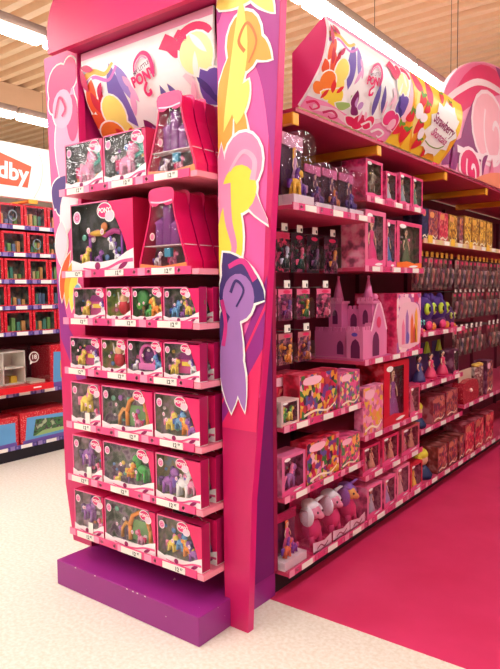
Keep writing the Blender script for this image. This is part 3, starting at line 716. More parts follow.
# castle-shaped boxes
def castle_box(loc, w, h, d, label, group):
    t = thing('castle_box', label, 'toy box', loc, 0, group)
    P = mat((226, 20, 96), .3); out = [(-w / 2, 0), (w / 2, 0), (w * .5, h * .10), (w * .40, h * .34), (w * .27, h * .68), (w * .22, h * .92)]
    top = [(w * .20, h * .97), (w * .13, h * .94), (w * .07, h), (-w * .07, h), (-w * .13, h * .94), (-w * .20, h * .97)]
    lf = [(-x, z) for x, z in out[::-1][:4]]
    pts = out + top + lf
    b = MB(); n = len(pts)
    a = [b.bm.verts.new((x, .002, z)) for x, z in pts]; c = [b.bm.verts.new((x, d, z)) for x, z in pts]
    bi = [b.bm.verts.new((x, d - .004, z)) for x, z in pts]
    b.face(c, mat((150, 30, 70))); b.face(bi, scene_print(((60, 50, 60), (120, 80, 100), (150, 130, 130)), 14, 2))
    for i in range(n):
        j = (i + 1) % n; b.face([a[i], a[j], c[j], c[i]], P)
    add('carton', b, t)
    b = MB(); inner = [(x * .90, .012 + z * .95) for x, z in pts]
    for i in range(n):
        j = (i + 1) % n; q = [pts[i], pts[j], inner[j], inner[i]]; b.face([b.bm.verts.new((x, .0, z)) for x, z in q], P)
    b.plate(smooth([(-w * .24, h * .84), (-w * .12, h * .80), (0, h * .84), (w * .12, h * .80), (w * .24, h * .84), (w * .24, h), (0, h * 1.03), (-w * .24, h)], 3), mat((232, 50, 120), .3), -.002, .0015)
    b.quads(ribbon([(-w * .22, h * .86), (0, h * .84), (w * .22, h * .86)], h * .02), mat((252, 200, 220)), FX(-.0026))
    b.plate([(-w * .49, 0), (w * .49, 0), (w * .47, h * .08), (0, h * .04), (-w * .47, h * .08)], mat((246, 150, 90), .3), -.001, .0015)
    add('front_print', b, t)
    b = MB(); b.quads([[(x * .98, .004 + z * .985) for x, z in pts]], film((255, 250, 252), .08, .4), FX(.003)); add('window_film', b, t)
    b = MB(); b.box(-w * .42, w * .42, .008, d - .006, h * .30, h * .31, mat((236, 220, 226))); add('inner_tray', b, t)
    b = MB()
    for x, zt in ((-.16, .62), (0, .80), (.16, .58)):
        b.lathe([(d * .36, 0), (d * .33, (zt - .36) * h), (d * .40, (zt - .34) * h), (.004, (zt - .26) * h)], mat((150, 70, 160), .4), (x * w, d * .55, h * .32), 9)
    add('toy_tower', b, t)
    put_horse(t, -.26 * w, d * .5, h * .05, h * .2, *WP); put_horse(t, .06 * w, d * .5, h * .05, h * .2, *LP)
    b = MB(); b.box(.0 * w, .12 * w, .012, .03, h * .16, h * .27, mat((60, 150, 180))); add('toy_block', b, t)
    badge(t, -.2 * w, h * .42, h * .045, (240, 120, 150)); 
    return t
for i, h in ((0, .335), (1, .345)):
    for k in range(3 if i == 0 else 4):
        castle_box((-1.925 + (0 if i == 0 else -.06), EY + .002 + k * (.076 if i == 0 else .098), EZ[i] - SURF), .29 if i == 0 else .30, h, .07 if i == 0 else .092, 'castle shaped pink window box, %s in its row, %s stand shelf' % (('front', 'second', 'third', 'rear')[k], SHN[i]), 'castle shaped boxes, %s shelf' % SHN[i])

# ------------------------------------------------------------------ aisle shelving
BY = [2.45, 3.29, 4.165, 5.03, 5.90, 6.77, 7.64, 8.51]
BACKX = -2.20
GRAIL = mat((222, 64, 124), .35); GRAILL = mat((240, 150, 180), .35); CREAM = mat((236, 206, 150), .4); CREAML = mat((240, 190, 170), .4)
SH = {0: [(1.905, -1.62), (.845, -1.68), (.497, -1.68)], 1: [(2.035, -1.67), (1.635, -1.68), (1.085, -1.68), (.635, -1.68), (.395, -1.675)],
      2: [(1.845, -1.68), (1.195, -1.68), (.825, -1.69), (.505, -1.69)], 3: [(1.845, -1.68), (.555, -1.68)], 4: [(1.845, -1.68), (.555, -1.68)], 5: [(1.845, -1.68), (.555, -1.68)], 6: [(1.845, -1.68), (.555, -1.68)]}
BOTZ = .135; BOTX = -1.655
BAYS = []
bay_desc = ['pink aisle shelving bay next to the purple end panel, with hooks and boxes', 'pink aisle shelving bay with the toy castle on its middle shelf', 'pink aisle shelving bay holding round purple toys with green eyes', 'pink aisle shelving bay of hanging packs beneath the swirl patterned sign', 'fifth pink aisle shelving bay counted from the purple end panel', 'sixth pink aisle shelving bay counted from the purple end panel', 'last pink aisle shelving bay, at the far end of the run']
def hook(parent, x, z, out, ticket, O):
    b = MB(); b.tube([(BACKX + .012, x, z), (out, x, z - .004)], .0035, mat((120, 110, 112), .3, .8), 5)
    k = add('peg_hook', b, parent, origin=O)
    b = MB(); b.box(out - .001, out + .001, x - .026, x + .026, z - .006, z + .032, LABW if ticket == 0 else mat((240, 190, 70), .5)); 
    if ticket == 0: b.box(out + .001, out + .0016, x + .008, x + .02, z, z + .016, INK)
    add('price_ticket', b, k, origin=O)
HOOKS = {0: [], 1: [], 2: [], 3: [], 4: []}
HROWS = {0: [(1.80, [2.50, 2.62, 2.76, 2.91, 3.10], 0, -1.78), (1.515, [2.50, 2.64, 2.81, 3.02], 0, -1.78), (1.29, [2.50, 2.64, 2.82], 0, -1.78)],
         2: [(1.735, [4.23, 4.33, 4.43, 4.53, 4.63, 4.73, 4.83, 4.94], 1, -1.76)],
         4: [(1.735, [6.0, 6.12, 6.24, 6.36], 1, -1.76), (1.47, [6.0, 6.13, 6.26, 6.4], 0, -1.78), (1.16, [6.02, 6.15, 6.28], 0, -1.78)],
         3: [(1.735, [5.10, 5.21, 5.32, 5.43, 5.54, 5.65, 5.76, 5.85], 1, -1.76), (1.47, [5.10, 5.22, 5.34, 5.46, 5.58, 5.70, 5.82], 0, -1.78), (1.16, [5.12, 5.25, 5.38, 5.51, 5.64, 5.77], 0, -1.78)]}
for i in range(7):
    y0, y1 = BY[i] + (.0 if i else .0), BY[i + 1]; O = (BACKX, (y0 + y1) / 2, 0)
    t = thing('shelving_bay', bay_desc[i], 'shelving', O); BAYS.append(t)
    b = MB(); b.box(BACKX - .02, BACKX, y0 + .001, y1 - .001, .0, 2.30, mat((112, 12, 50), .55)); 
    add('back_panel', b, t, origin=O)
    b = MB(); b.box(BACKX, BACKX + .03, y0 + .001, y0 + .02, .0, 2.24, mat((90, 14, 44), .5)); add('upright', b, t, origin=O)
    b = MB(); b.box(BACKX, -1.74, y0 + .001, y1 - .001, 0.0, BOTZ - .035, mat((40, 22, 30), .6)); add('kick_base', b, t, origin=O)
    for z, xf in SH[i] + [(BOTZ, BOTX)]:
        hi = i >= 2 and z > 1.7
        b = MB(); b.box(BACKX + .001, xf - .004, y0 + .003, y1 - .003, z - .030, z - SURF - .001, mat((214, 70, 110), .4) if not hi else mat((214, 90, 96), .4))
        sh = add('shelf', b, t, origin=O)
        w = y1 - y0 - .008
        lab = [(.12 + RND.random() * .06, .10), (w * .5, .10), (w - .14, .10)]
        r = price_rail(sh, w, .034, lab, rail=CREAM if hi else GRAIL, flower=CREAML if hi else GRAILL, digits=False)
        r.rotation_euler = (0, 0, QUARTER); r.location = (xf - O[0], y0 + .004 - O[1], z)
        if hi:
            for x in (.1, .55):
                b = MB(); b.box(x - .04, x + .04, -.009, -.006, -.03, .022, mat((246, 196, 60), .5)); add('yellow_label', b, r)
    for z, ys, tk, out in HROWS.get(i, []):
        for y in ys: hook(t, y, z, out, tk, O); HOOKS[i].append((y, z, out))
# canopy above the bays
CO = (-1.9, 4.2, 2.3)
CN = thing('shelf_canopy', 'long dark pink canopy along the top of the aisle shelving with yellow brackets', 'canopy', CO)
b = MB(); b.box(-2.22, -1.612, 2.47, 8.51, 2.318, 2.334, mat((184, 46, 88), .45)); add('canopy_board', b, CN, origin=CO)
for y in (2.49, 3.36, 4.42, 5.36, 6.25):
    b = MB(); v = b.box(-2.19, -1.63, y - .022, y + .022, 2.268, 2.317, mat((232, 150, 30), .4)); b.box(-1.632, -1.622, y - .026, y + .026, 2.26, 2.317, mat((240, 170, 40), .4))
    add('bracket', b, CN, origin=CO, bevel=.004)
# signs
GP_ = [(-1.466, 2.715), (-1.453, 2.638), (-1.479, 2.523), (-1.545, 2.42), (-1.611, 2.345)]
def gsign(y0, y1, label, fn, asp, endc):
    t = thing('header_sign', label, 'sign', (-1.6, (y0 + y1) / 2, 2.335)); O = tuple(t.location)
    s = Sign(GP_, lambda u, p: (p.x, u, p.y), y0, y1); s.side = 1
    fn(s, asp); add('curved_panel', s.mb, t, origin=O)
    prof = [(p.x - .014, p.y) for p in s.P] + [(-1.652, 2.336), (-1.649, 2.593)]
    for y in (y0, y1 - .012):
        b = MB(); b.prism(prof, lambda x, z: (x, y + .001, z), lambda x, z: (x, y + .011, z), mat(endc, .4)); add('end_cheek', b, t, origin=O)
    return t
def f_pony(s, asp): s.base(mat((255, 252, 254), .3)); pony_art(s, asp)
def f_berry(s, asp):
    s.base(mat((252, 214, 60), .3))
    L = lambda cx, cy, l, w, r, bd=0.0: [(cx + (x - cx) / asp, y) for x, y in leaf(cx, cy, l, w, r, bd)]
    E_ = lambda cx, cy, rx, ry, r=0: [(cx + (x - cx) / asp, y) for x, y in ellipse(cx, cy, rx, ry, r)]
    s.put([L(.10, .5, 1.1, .3, 1.1, .08), L(.30, .55, 1.0, .2, 1.15, .08)], mat((246, 160, 40)))
    s.put([L(.0, .35, .8, .3, 1.2, .05)], mat((250, 200, 214)))
    s.put([L(.22, .4, .9, .12, 1.2, .1)], mat((252, 234, 140)))
    s.put([L(.93, .7, .7, .2, 1.2, -.15), L(.7, .93, .6, .14, .2)], mat((246, 176, 40)))
    s.put([L(.1, .12, .4, .16, .4), L(.32, .16, .4, .2, 1.0)], mat((228, 60, 110)))
    for cx, cy, k, r in ((.22, .3, .13, .3), (.12, .55, .12, 1), (.30, .62, .13, .2), (.17, .8, .14, -.3), (.42, .84, .12, .4), (.55, .1, .1, 0), (.62, .92, .09, .3), (.32, .36, .1, .8), (.05, .76, .12, .6), (.72, .14, .08, .5)):
        s.put([[(cx + (x * math.cos(r) - y * math.sin(r)) * k / asp, cy + (x * math.sin(r) + y * math.cos(r)) * k) for x, y in smooth([(-.8, -.4), (0, -.62), (.8, -.4), (.55, .45), (0, 1.0), (-.55, .45)], 3)]], mat((226, 36, 60)))
        s.put([L(cx - .02, cy - k * .55, k * 1.1, k * .4, r + .3), L(cx + .02, cy - k * .6, k * 1.0, k * .4, r - .6)], mat((104, 160, 50)))
    s.put([E_(.2, .45, .12, .09, .5), E_(.3, .5, .1, .06), E_(.38, .7, .1, .07, .7)], mat((255, 244, 250)))
    pts = []
    for i in range(22):
        a = 2 * math.pi * i / 22; k = 1 + .13 * (-1) ** i
        pts.append((.68 + .46 * k * math.cos(a) / asp, .53 + .38 * k * math.sin(a)))
    s.put([smooth(pts, 2)], mat((254, 250, 246), .3))
    s.write('Strawberry', mat((150, 30, 96)), .67, .46, .195, .10, .92, .016, .25, asp)
    s.write('Shortcake', mat((190, 40, 120)), .68, .63, .16, .10, .95, .012, .25, asp)
    s.put([[(x, y) for x, y in q] for q in ribbon([(.5, .76), (.62, .80), (.76, .79), (.84, .72)], .014, .02)], mat((120, 160, 50)))
gsign(2.50, 3.40, 'curved white sign above the aisle shelves with magenta lettering and petals', f_pony, 1.9, (216, 44, 112))
gsign(3.404, 4.255, 'curved yellow sign with strawberries and a white splash of lettering', f_berry, 1.75, (216, 44, 112))
# arched swirl sign
AO = (-1.62, 5.3, 2.335)
A_ = thing('swirl_sign', 'tall arched sign of pink and plum swirls beyond the yellow strawberry sign', 'sign', AO)
def arch_edge(y): return 2.62 + .74 * math.sqrt(max(0, 1 - ((6.0 - y) / 1.78) ** 2)) if y < 6.0 else 3.36
ap = [(4.275, 2.336)] + [(y, arch_edge(y)) for y in [4.265, 4.29, 4.34, 4.42, 4.55, 4.7, 4.9, 5.15, 5.4, 5.7, 6.0]] + [(6.4, 3.34), (6.8, 3.22), (6.8, 2.336)]
b = MB(); AX = -1.60
b.prism(ap, lambda y, z: (AX, y, z), lambda y, z: (AX - .03, y, z), mat((244, 150, 186), .35), mat((250, 214, 226), .35))
lay = [0]
def sw(polys, m):
    lay[0] += 1; k = lay[0]
    cl = [[(y, min(z, arch_edge(min(y, 6.79)) - .012)) for y, z in ((min(max(y, 4.26), 6.79), max(z, 2.34)) for y, z in p)] for p in polys]
    
    for pi, c in enumerate(cl): b.quads([c], m, lambda y, z: (AX + .0007 * k + (.0001 * pi if len(c) > 4 else 0), y, z))
hm_, pk2, pp_, wl = mat((230, 34, 108), .35), mat((246, 164, 190), .35), mat((140, 24, 110), .35), mat((252, 222, 228), .35)
sw([leaf(5.0, 3.0, 1.7, .30, .38, .12)], mat((240, 110, 160), .35)); sw([leaf(5.1, 2.90, 1.9, .26, .36, .10)], hm_)
sw([leaf(5.9, 3.28, .9, .24, -.1)], pp_); sw(ribbon([(4.3, 2.76), (4.6, 2.92), (5.1, 3.10), (5.8, 3.14), (6.6, 3.0)], .05), wl)
sw([leaf(4.80, 2.72, .62, .26, .9, -.12), leaf(5.0, 2.46, 1.9, .20, .16, .06), leaf(4.78, 2.52, .5, .16, .3)], pp_)
sw([ellipse(5.32, 2.78, .46, .30)], wl); sw([ellipse(5.32, 2.78, .42, .27)], mat((248, 178, 192), .35)); sw(ribbon(spiral(5.45, 2.76, .05, .30, 2.6, -1.0, 14), .05, .03), wl)
sw(ribbon([(4.5, 2.50), (5.0, 2.52), (5.6, 2.60), (6.4, 2.8)], .05, .04), wl)
sw([ellipse(4.85, 2.40, .26, .16)], wl); sw([ellipse(4.85, 2.40, .22, .135)], hm_); sw(ribbon(spiral(4.90, 2.385, .02, .15, 2.6, -1.0, 12), .035, .03), wl)
sw([leaf(5.2, 2.46, .3, .10, 1.0, .2)], wl); sw([leaf(5.2, 2.46, .25, .07, 1.0, .2)], pp_); sw([leaf(5.42, 2.46, .22, .09, 2.0, .2)], mat((240, 120, 160), .35))
sw([leaf(5.6, 2.40, 1.3, .14, .1)], mat((244, 140, 110), .35)); sw([leaf(4.46, 2.42, .34, .12, 1.2, -.1)], pp_)
sw([leaf(6.1, 2.5, .9, .2, .3)], mat((240, 110, 160), .35))
add('sign_board', b, A_, origin=AO)
for y in (4.6, 5.7):
    c = MB(); c.tube([(AX - .015, y, arch_edge(y) - .02), (AX - .015, y, CEIL + .02)], .003, mat((90, 70, 60)), 5); add('hanger_wire', c, A_, origin=AO)

# ------------------------------------------------------------------ aisle products
def gl(x, y, z): return (x, y, z)
def window_box(loc, w, h, d, label, side=(226, 60, 120), back=((120, 60, 90), (170, 110, 130), (90, 70, 90)), content='doll', cols=((240, 80, 150), (120, 70, 40)), n=1, band=(240, 90, 150), frame=.10, group=None, rz=QUARTER, cat='toy box', name='window_box'):
    t = thing(name, label, cat, loc, rz, group)
    sd = side; ps = scene_print((tuple(int(v * .62) for v in sd), sd, tuple(int(v + (255 - v) * .35) for v in sd)), 17, RND.random() * 9)
    bk = scene_print(tuple(back) + (tuple(int(v * .5 + 20) for v in sd),), 24, RND.random() * 9)
    c_ = carton(w, h, d, ps, bk, sd, sd); yb = min(d - .006, .055); c_.box(-w / 2 + .0045, w / 2 - .0045, yb, yb + .002, .0035, h - .0045, bk); add('carton', c_, t)
    b = MB(); fx = frame * w; m = mat(side, .35) if isinstance(side, tuple) else side; bm_ = mat(band, .35)
    b.plate([(-w / 2, 0), (w / 2, 0), (w / 2, h * .16), (w * .2, h * .13), (-w * .1, h * .17), (-w / 2, h * .13)], bm_, 0, .0015)
    b.plate([(-w / 2, h - h * .08), (w / 2, h - h * .08), (w / 2, h), (-w / 2, h)], m, 0, .0015)
    for s_ in (-1, 1): b.plate([(s_ * w / 2, h * .12), (s_ * (w / 2 - fx), h * .12), (s_ * (w / 2 - fx), h * .93), (s_ * w / 2, h * .93)], m, .0002, .0012)
    b.quads([ellipse(-w * .28, h * .9, w * .13, h * .045)], RIM, FX(-.0006)); b.quads([leaf(w * .15, h * .065, w * .4, h * .05, .05)], RIM, FX(-.0006))
    add('front_print', b, t); window_pane(t, w, h, .003, bump=.35)
    for k in range(n):
        x = 0 if n == 1 else (-.5 + (k + .5) / n) * w * .85; c = cols[k % (len(cols) // 2) * 2: k % (len(cols) // 2) * 2 + 2] if len(cols) > 2 else cols
        if content == 'doll':
            o = add('doll', doll_mesh(*c), t, (x, .028, h * .08)); o.scale = (min(w / n * 2.1, h * 1.0), .12, h * .84)
        else: put_horse(t, x, .028, h * .13, min(h * .62, w * .9), *c)
    b = MB(); rr = random.Random(len(label) * 7 + int(w * 1000))
    for i in range(7):
        c = rr.choice(((240, 120, 170), (236, 190, 110), (120, 170, 160), (150, 90, 160), (230, 120, 80), (240, 210, 220)))
        b.ball((rr.uniform(-.36, .36) * w * (1 - frame), .05, h * rr.uniform(.2, .86)), (w * rr.uniform(.03, .07), .004, h * rr.uniform(.02, .05)), mat(c, .4), 8, 5)
    add('small_accessory', b, t)
    return t
BRIGHT = ((200, 28, 76), (116, 60, 140), (56, 120, 58), (226, 104, 150), (226, 140, 44), (160, 18, 58), (238, 180, 196), (90, 84, 150), (60, 30, 52), (222, 190, 80), (196, 60, 70))
REDP = ((196, 20, 60), (226, 50, 90), (160, 20, 50), (236, 130, 120), (200, 40, 70))
PINKP = ((230, 90, 150), (246, 170, 200), (210, 50, 110), (250, 210, 220), (180, 90, 160))
DUSK = ((110, 40, 70), (170, 70, 90), (90, 50, 80), (200, 120, 110), (140, 30, 60), (180, 90, 60))
def printed_box(loc, w, h, d, label, cols=BRIGHT, side=(206, 20, 60), scale=30, rz=QUARTER, group=None, band=None):
    t = thing('printed_carton', label, 'toy box', loc, rz, group)
    b = MB(); m = scene_print((tuple(int(v * .66) for v in side), side, tuple(int(v + (255 - v) * .3) for v in side)), 16, RND.random() * 9); b.box(-w / 2, w / 2, .0008, d, 0, h, m); add('carton', b, t, bevel=.002)
    b = MB(); fm = patch_print(cols, scale * 1.7, RND.random() * 9)
    b.plate([(-w / 2 + .006, .006), (w / 2 - .006, .006), (w / 2 - .006, h - .006), (-w / 2 + .006, h - .006)], fm, 0, .0007)
    b.quads([smooth([(-w * .4, h * .78), (-w * .1, h * .74), (w * .05, h * .82), (w * .0, h * .92), (-w * .35, h * .92)], 3)], mat(band or (250, 190, 210)), FX(-.0006))
    b.quads(ribbon([(-w * .4, h * .1), (-w * .1, h * .16), (w * .2, h * .1), (w * .42, h * .22)], h * .06, h * .03), mat((250, 236, 210)), FX(-.0011))
    add('front_print', b, t)
    return t
def hang_card(loc, w, h, label, card=(230, 90, 140), toy=((120, 60, 140), (230, 150, 60)), dark=(50, 30, 50), group=None, drop=.0):
    """backing card hung by a loop over a hook at loc; clear blister with a toy"""
    t = thing('blister_card', label, 'toy pack', loc, QUARTER, group); cm = mat(card, .35); z1 = -.012
    b = MB(); b.box(-w / 2, w / 2, 0, .002, z1 - h, z1, scene_print((dark, card, dark), 18, RND.random() * 9) if w < .11 else patch_print((dark, card, tuple(int(v * .6) for v in card), (60, 40, 60), toy[0], (150, 60, 100), dark), 60, RND.random() * 9))
    b.plate([(-w / 2, z1 - h * .2), (0, z1 - h * .15), (w / 2, z1 - h * .17), (w / 2, z1), (-w / 2, z1)], cm, -.0012, .001); b.quads([ellipse(w * .1, z1 - h * .09, w * .26, h * .055)], mat((226, 36, 100)), FX(-.0018)); 
    add('backing_card', b, t)
    b = MB(); b.tube([(0, .001, z1 - .002), (-.012, .001, .0), (-.008, .001, .0095), (0, .001, .0105), (.008, .001, .0095), (.012, .001, .0), (0, .001, z1 - .002)], .0025, cm, 5); add('hang_loop', b, t)
    if w > .11:
        put_horse(t, -w * .06, -.022, z1 - h * .90, h * .46, toy[0], toy[1])
        b = MB(); b.ball((w * .2, -.012, z1 - h * .42), (w * .11, .009, h * .08), mat(toy[1], .4)); b.ball((-w * .2, -.012, z1 - h * .45), (w * .09, .009, h * .06), mat(toy[0], .4)); b.ball((w * .24, -.012, z1 - h * .8), (w * .08, .009, h * .1), mat((240, 180, 200), .4)); add('toy_accessory', b, t)
    else:
        b = MB(); b.ball((0, -.018, z1 - h * .62), (w * .22, .016, h * .2), mat(toy[0], .4)); b.ball((w * .06, -.02, z1 - h * .42), (w * .15, .014, h * .11), mat(toy[1], .4)); b.ball((-w * .16, -.016, z1 - h * .72), (w * .12, .012, h * .12), mat(toy[1], .4))
        add('toy_figure', b, t)
    b = MB(); pts = [(-w * .4, z1 - h * .94), (w * .4, z1 - h * .94), (w * .4, z1 - h * .5), (w * .25, z1 - h * .28), (-w * .25, z1 - h * .28), (-w * .4, z1 - h * .5)]
    b.prism(pts, lambda x, z: (x * .85, -.045, z), lambda x, z: (x, -.0002, z), film((250, 248, 252), .08, .4)); add('blister', b, t)
    return t
def bag_doll(loc, w, h, label, cols, top=(240, 170, 196)):
    t = thing('bagged_toy', label, 'toy pack', loc, QUARTER)
    b = MB(); b.box(-w / 2, w / 2, .012, .10, 0, h * .16, mat((246, 226, 232), .4)); b.box(-w / 2, w / 2, .085, .088, h * .16, h, mat((70, 30, 60), .5)); b.plate([(-w / 2, h * .84), (w / 2, h * .8), (w / 2, h), (-w / 2, h)], mat(top, .4), .076, .008); add('tray_card', b, t)
    hs = h * .48
    put_horse(t, -w * .16, .045, h * .17, hs * .8, cols[0], cols[1]); put_horse(t, w * .2, .05, h * .17, hs * .66, cols[1], cols[2], True)
    o = add('doll', doll_mesh(cols[2], cols[0]), t, (w * .02, .066, h * .30)); o.scale = (w * .9, .09, h * .55)
    b = MB(); b.prism([(x, max(.002, q)) for x, q in smooth([(-w * .49, .004), (w * .49, .004), (w * .485, h * .7), (w * .4, h * .98), (-w * .4, h * .98), (-w * .485, h * .7)], 3)], lambda x, z: (x, .0, z), lambda x, z: (x, .0755, z), film((250, 248, 252), .06, .6)); add('clear_bag', b, t)
    return t
def plush_pod(loc, w, h, label, hair=(246, 240, 246), face=(240, 150, 180)):
    t = thing('boxed_plush', label, 'soft toy', loc, QUARTER)
    b = MB(); b.box(-w / 2, w / 2, .0, .15, 0, .012, mat((232, 60, 120))); b.plate([(-w / 2, 0), (w / 2, 0), (w / 2, h * .22), (w * .1, h * .16), (-w / 2, h * .22)], mat((250, 214, 228), .35), 0, .002)
    b.quads(ribbon([(-w * .3, h * .07), (-w * .1, h * .12), (.1 * w, h * .06), (w * .3, h * .12)], h * .025), mat((150, 20, 80)), FX(-.0007))
    b.box(-w / 2, w / 2, .148, .151, 0, h * .9, mat((210, 30, 90))); add('open_box', b, t)
    b = MB(); f = mat(face, .9); hr = mat(hair, .9)
    b.ball((0, .07, h * .35), (w * .28, .055, h * .23), mat((226, 60, 120), .9)); b.ball((0, .06, h * .68), (w * .22, .05, h * .14), f); b.ball((w * .02, .02, h * .635), (w * .12, .026, h * .065), f)
    for x in (-.2, .2): b.tube([(x * w, .04, .02), (x * w, .05, h * .25)], [w * .09, w * .1], mat((226, 60, 120), .9), 7)
    for x in (-.13, .13): b.ball((x * w, .014, h * .71), (w * .028, .006, h * .025), mat((60, 40, 60)), 8, 6)
    add('plush_body', b, t)
    b = MB(); b.ball((0, .08, h * .80), (w * .27, .05, h * .11), hr); b.ball((-w * .25, .07, h * .62), (w * .09, .045, h * .2), hr); b.ball((w * .25, .07, h * .66), (w * .07, .045, h * .15), hr)
    b.tube([(w * .05, .05, h * .88), (w * .22, .03, h * .95), (w * .34, .03, h * .93)], [w * .06, w * .04, w * .015], hr, 6); add('hair', b, t)
    b = MB(); pts = [(x, q) for x, q in smooth([(-w * .48, h * .06), (w * .48, h * .06), (w * .48, h * .6), (w * .3, h * .97), (-w * .3, h * .97), (-w * .48, h * .6)], 3)]
    b.prism([(max(-w * .485, min(w * .485, x)), max(.014, q)) for x, q in pts], lambda x, z: (x * .92, -.012, z), lambda x, z: (x, .146, z), film((250, 248, 252), .06, .4)); add('clear_shell', b, t)
    return t
# bay one
z = SH[0][0][0] - SURF; X = -1.635
bag_doll((X, 2.595, z), .18, .355, 'tall clear bag with yellow and purple figures, top aisle shelf by the stand', ((246, 190, 60), (110, 50, 150), (200, 150, 190)))
for k, (y, w, h, c1, c2) in enumerate(((2.782, .15, .235, (120, 40, 100), (90, 60, 130)), (2.952, .15, .24, (100, 40, 110), (200, 110, 60)), (3.135, .155, .24, (70, 40, 110), (90, 50, 140)))):
    bag_doll((X, y, z), w, h, 'dark bag with pink header, %s after the tall clear bag, top aisle shelf' % ORD[k], (c1, c2, (110, 50, 90)), (240, 120, 170))
cards = [((150, 30, 70), (60, 120, 70)), ((40, 60, 60), (200, 200, 220)), ((30, 70, 60), (230, 90, 130)), ((40, 30, 50), (120, 60, 110)), ((120, 40, 80), (220, 140, 60)),
         ((170, 60, 110), (120, 80, 150)), ((150, 60, 120), (110, 60, 140)), ((60, 120, 60), (240, 170, 60)), ((230, 100, 140), (120, 40, 80)), ((110, 60, 60), (236, 150, 50)), ((230, 140, 50), (240, 170, 80)), ((190, 110, 60), (130, 80, 130))]
nm = ['upper', 'middle', 'lower']
ci = 0
for y, zz, out in HOOKS[0]:
    r = 0 if zz > 1.7 else (1 if zz > 1.4 else 2); h = (.20, .16, .16)[r]
    idx = [q for q in HOOKS[0] if q[1] == zz].index((y, zz, out))
    if y > 2.95: w = .15
    else: w = .125
    hang_card((out - .012, y, zz), w, h, 'hanging blister pack, %s from the stand, %s hook row beside the castle' % (ORD[idx], nm[r]), card=((60, 24, 50), (236, 110, 150), (190, 110, 120))[r] if idx != 1 or r else (226, 60, 110), toy=cards[ci % len(cards)], dark=(34, 26, 34) if r == 0 else (110, 50, 80))
    ci += 1
# red printed cartons
X = -1.694
z = SH[0][1][0] - SURF
printed_box((X, 2.81, z), .385, .235, .10, 'red carton with colourful picture grid, middle aisle shelf under the hooks', scale=22)
printed_box((X - .11, 2.66, z), .30, .235, .10, 'plain sided red carton behind the colourful grid carton, middle aisle shelf', cols=REDP)
printed_box((X, 3.145, z), .235, .20, .12, 'pink and green printed carton next to the grid carton, middle aisle shelf', cols=((230, 90, 150), (120, 90, 150), (90, 150, 80), (246, 200, 140), (200, 50, 110)), side=(220, 80, 140))
window_box((X, 2.535, z), .155, .125, .10, 'low clear box with green and yellow toys, middle aisle shelf by the stand', side=(220, 190, 190), content='horse', cols=(GP[0], YP[0], YP[0], GP[0]), n=2, band=(240, 200, 190))
z = SH[0][2][0] - SURF
printed_box((X, 2.85, z), .34, .225, .10, 'red carton with colourful picture grid, lower aisle shelf', scale=22)
printed_box((X, 3.15, z), .235, .18, .12, 'pink and orange printed carton next to the grid carton, lower aisle shelf', cols=((230, 90, 150), (246, 170, 90), (200, 60, 110), (90, 130, 90)), side=(214, 60, 120))
window_box((X, 2.565, z), .21, .20, .12, 'pink window box with purple toy, lower aisle shelf by the stand', side=(226, 110, 160), content='horse', cols=((160, 100, 170), (240, 120, 170)), back=((60, 30, 50), (110, 60, 90), (150, 90, 130)))
z = BOTZ - SURF; X = -1.668
bag_doll((X, 2.555, z), .20, .26, 'bag of bright orange, pink and violet toys, bottom aisle shelf by the stand', ((230, 110, 60), (130, 70, 180), (236, 90, 150)), (220, 40, 110))
for k, (y, hr) in enumerate(((2.795, (246, 240, 246)), (3.0, (246, 240, 246)))):
    plush_pod((X, y, z), .185, .285, ('white haired plush toy nearer the end stand, bottom aisle shelf', 'white haired plush toy beside the violet haired one, bottom aisle shelf')[k], hr)
plush_pod((X, 3.19, z), .175, .28, 'violet haired plush toy in open pink box, bottom aisle shelf', (150, 100, 190), (236, 170, 90))
# second row of soft toys behind
for k, y in enumerate((2.80, 3.0, 3.19)):
    plush_pod((X - .19, y, z), .17, .30, 'dusky pink plush toy in the back row, %s from the stand, bottom aisle shelf' % ORD[k], (190, 110, 140), (200, 90, 120))
# bay two
z = SH[1][0][0] - SURF; X = -1.685
window_box((X, 3.425, z), .22, .225, .16, 'large pink window box at the end of the upper shelf above the castle', side=(222, 40, 110), content='horse', cols=((120, 100, 90), (180, 160, 140)), back=((60, 50, 46), (110, 90, 80), (150, 130, 120)))
window_box((X, 3.66, z), .15, .19, .10, 'slim pink window box with silver doll, between two upper shelf boxes above castle', side=(222, 60, 120), cols=((190, 190, 200), (80, 60, 60)), back=((70, 50, 60), (110, 80, 90), (140, 110, 120)))
window_box((X, 3.875, z), .19, .21, .10, 'pink window box with grey doll, upper shelf above castle, second from shelf end', side=(226, 50, 116), cols=((150, 160, 170), (60, 60, 60)), back=((50, 50, 54), (90, 90, 90), (140, 130, 130)))
window_box((X, 4.07, z), .17, .21, .10, 'pink window box with green doll at the far end of the upper shelf above castle', side=(226, 50, 116), cols=((90, 140, 110), (60, 60, 60)), back=((50, 50, 54), (90, 90, 90), (140, 130, 130)))
z = SH[1][1][0] - SURF
window_box((X, 3.445, z), .27, .335, .16, 'tall pink window box with doll in bright pink gown, shelf above castle', side=(232, 110, 150), cols=((236, 50, 130), (70, 40, 40)), back=((70, 50, 70), (120, 100, 120), (190, 150, 160)), frame=.13)
window_box((X, 3.66, z), .13, .30, .16, 'narrow pink box with blue print between the two big doll boxes', side=(226, 80, 130), cols=((80, 120, 180), (120, 80, 50)), back=((60, 70, 110), (100, 90, 120), (170, 110, 140)))
window_box((X, 3.945, z), .40, .305, .12, 'wide pink window box with orange base and dark haired doll, above castle carton', side=(232, 80, 130), cols=((90, 100, 70), (50, 34, 30)), back=((56, 66, 50), (96, 90, 70), (150, 110, 100)), band=(250, 120, 50), n=1)
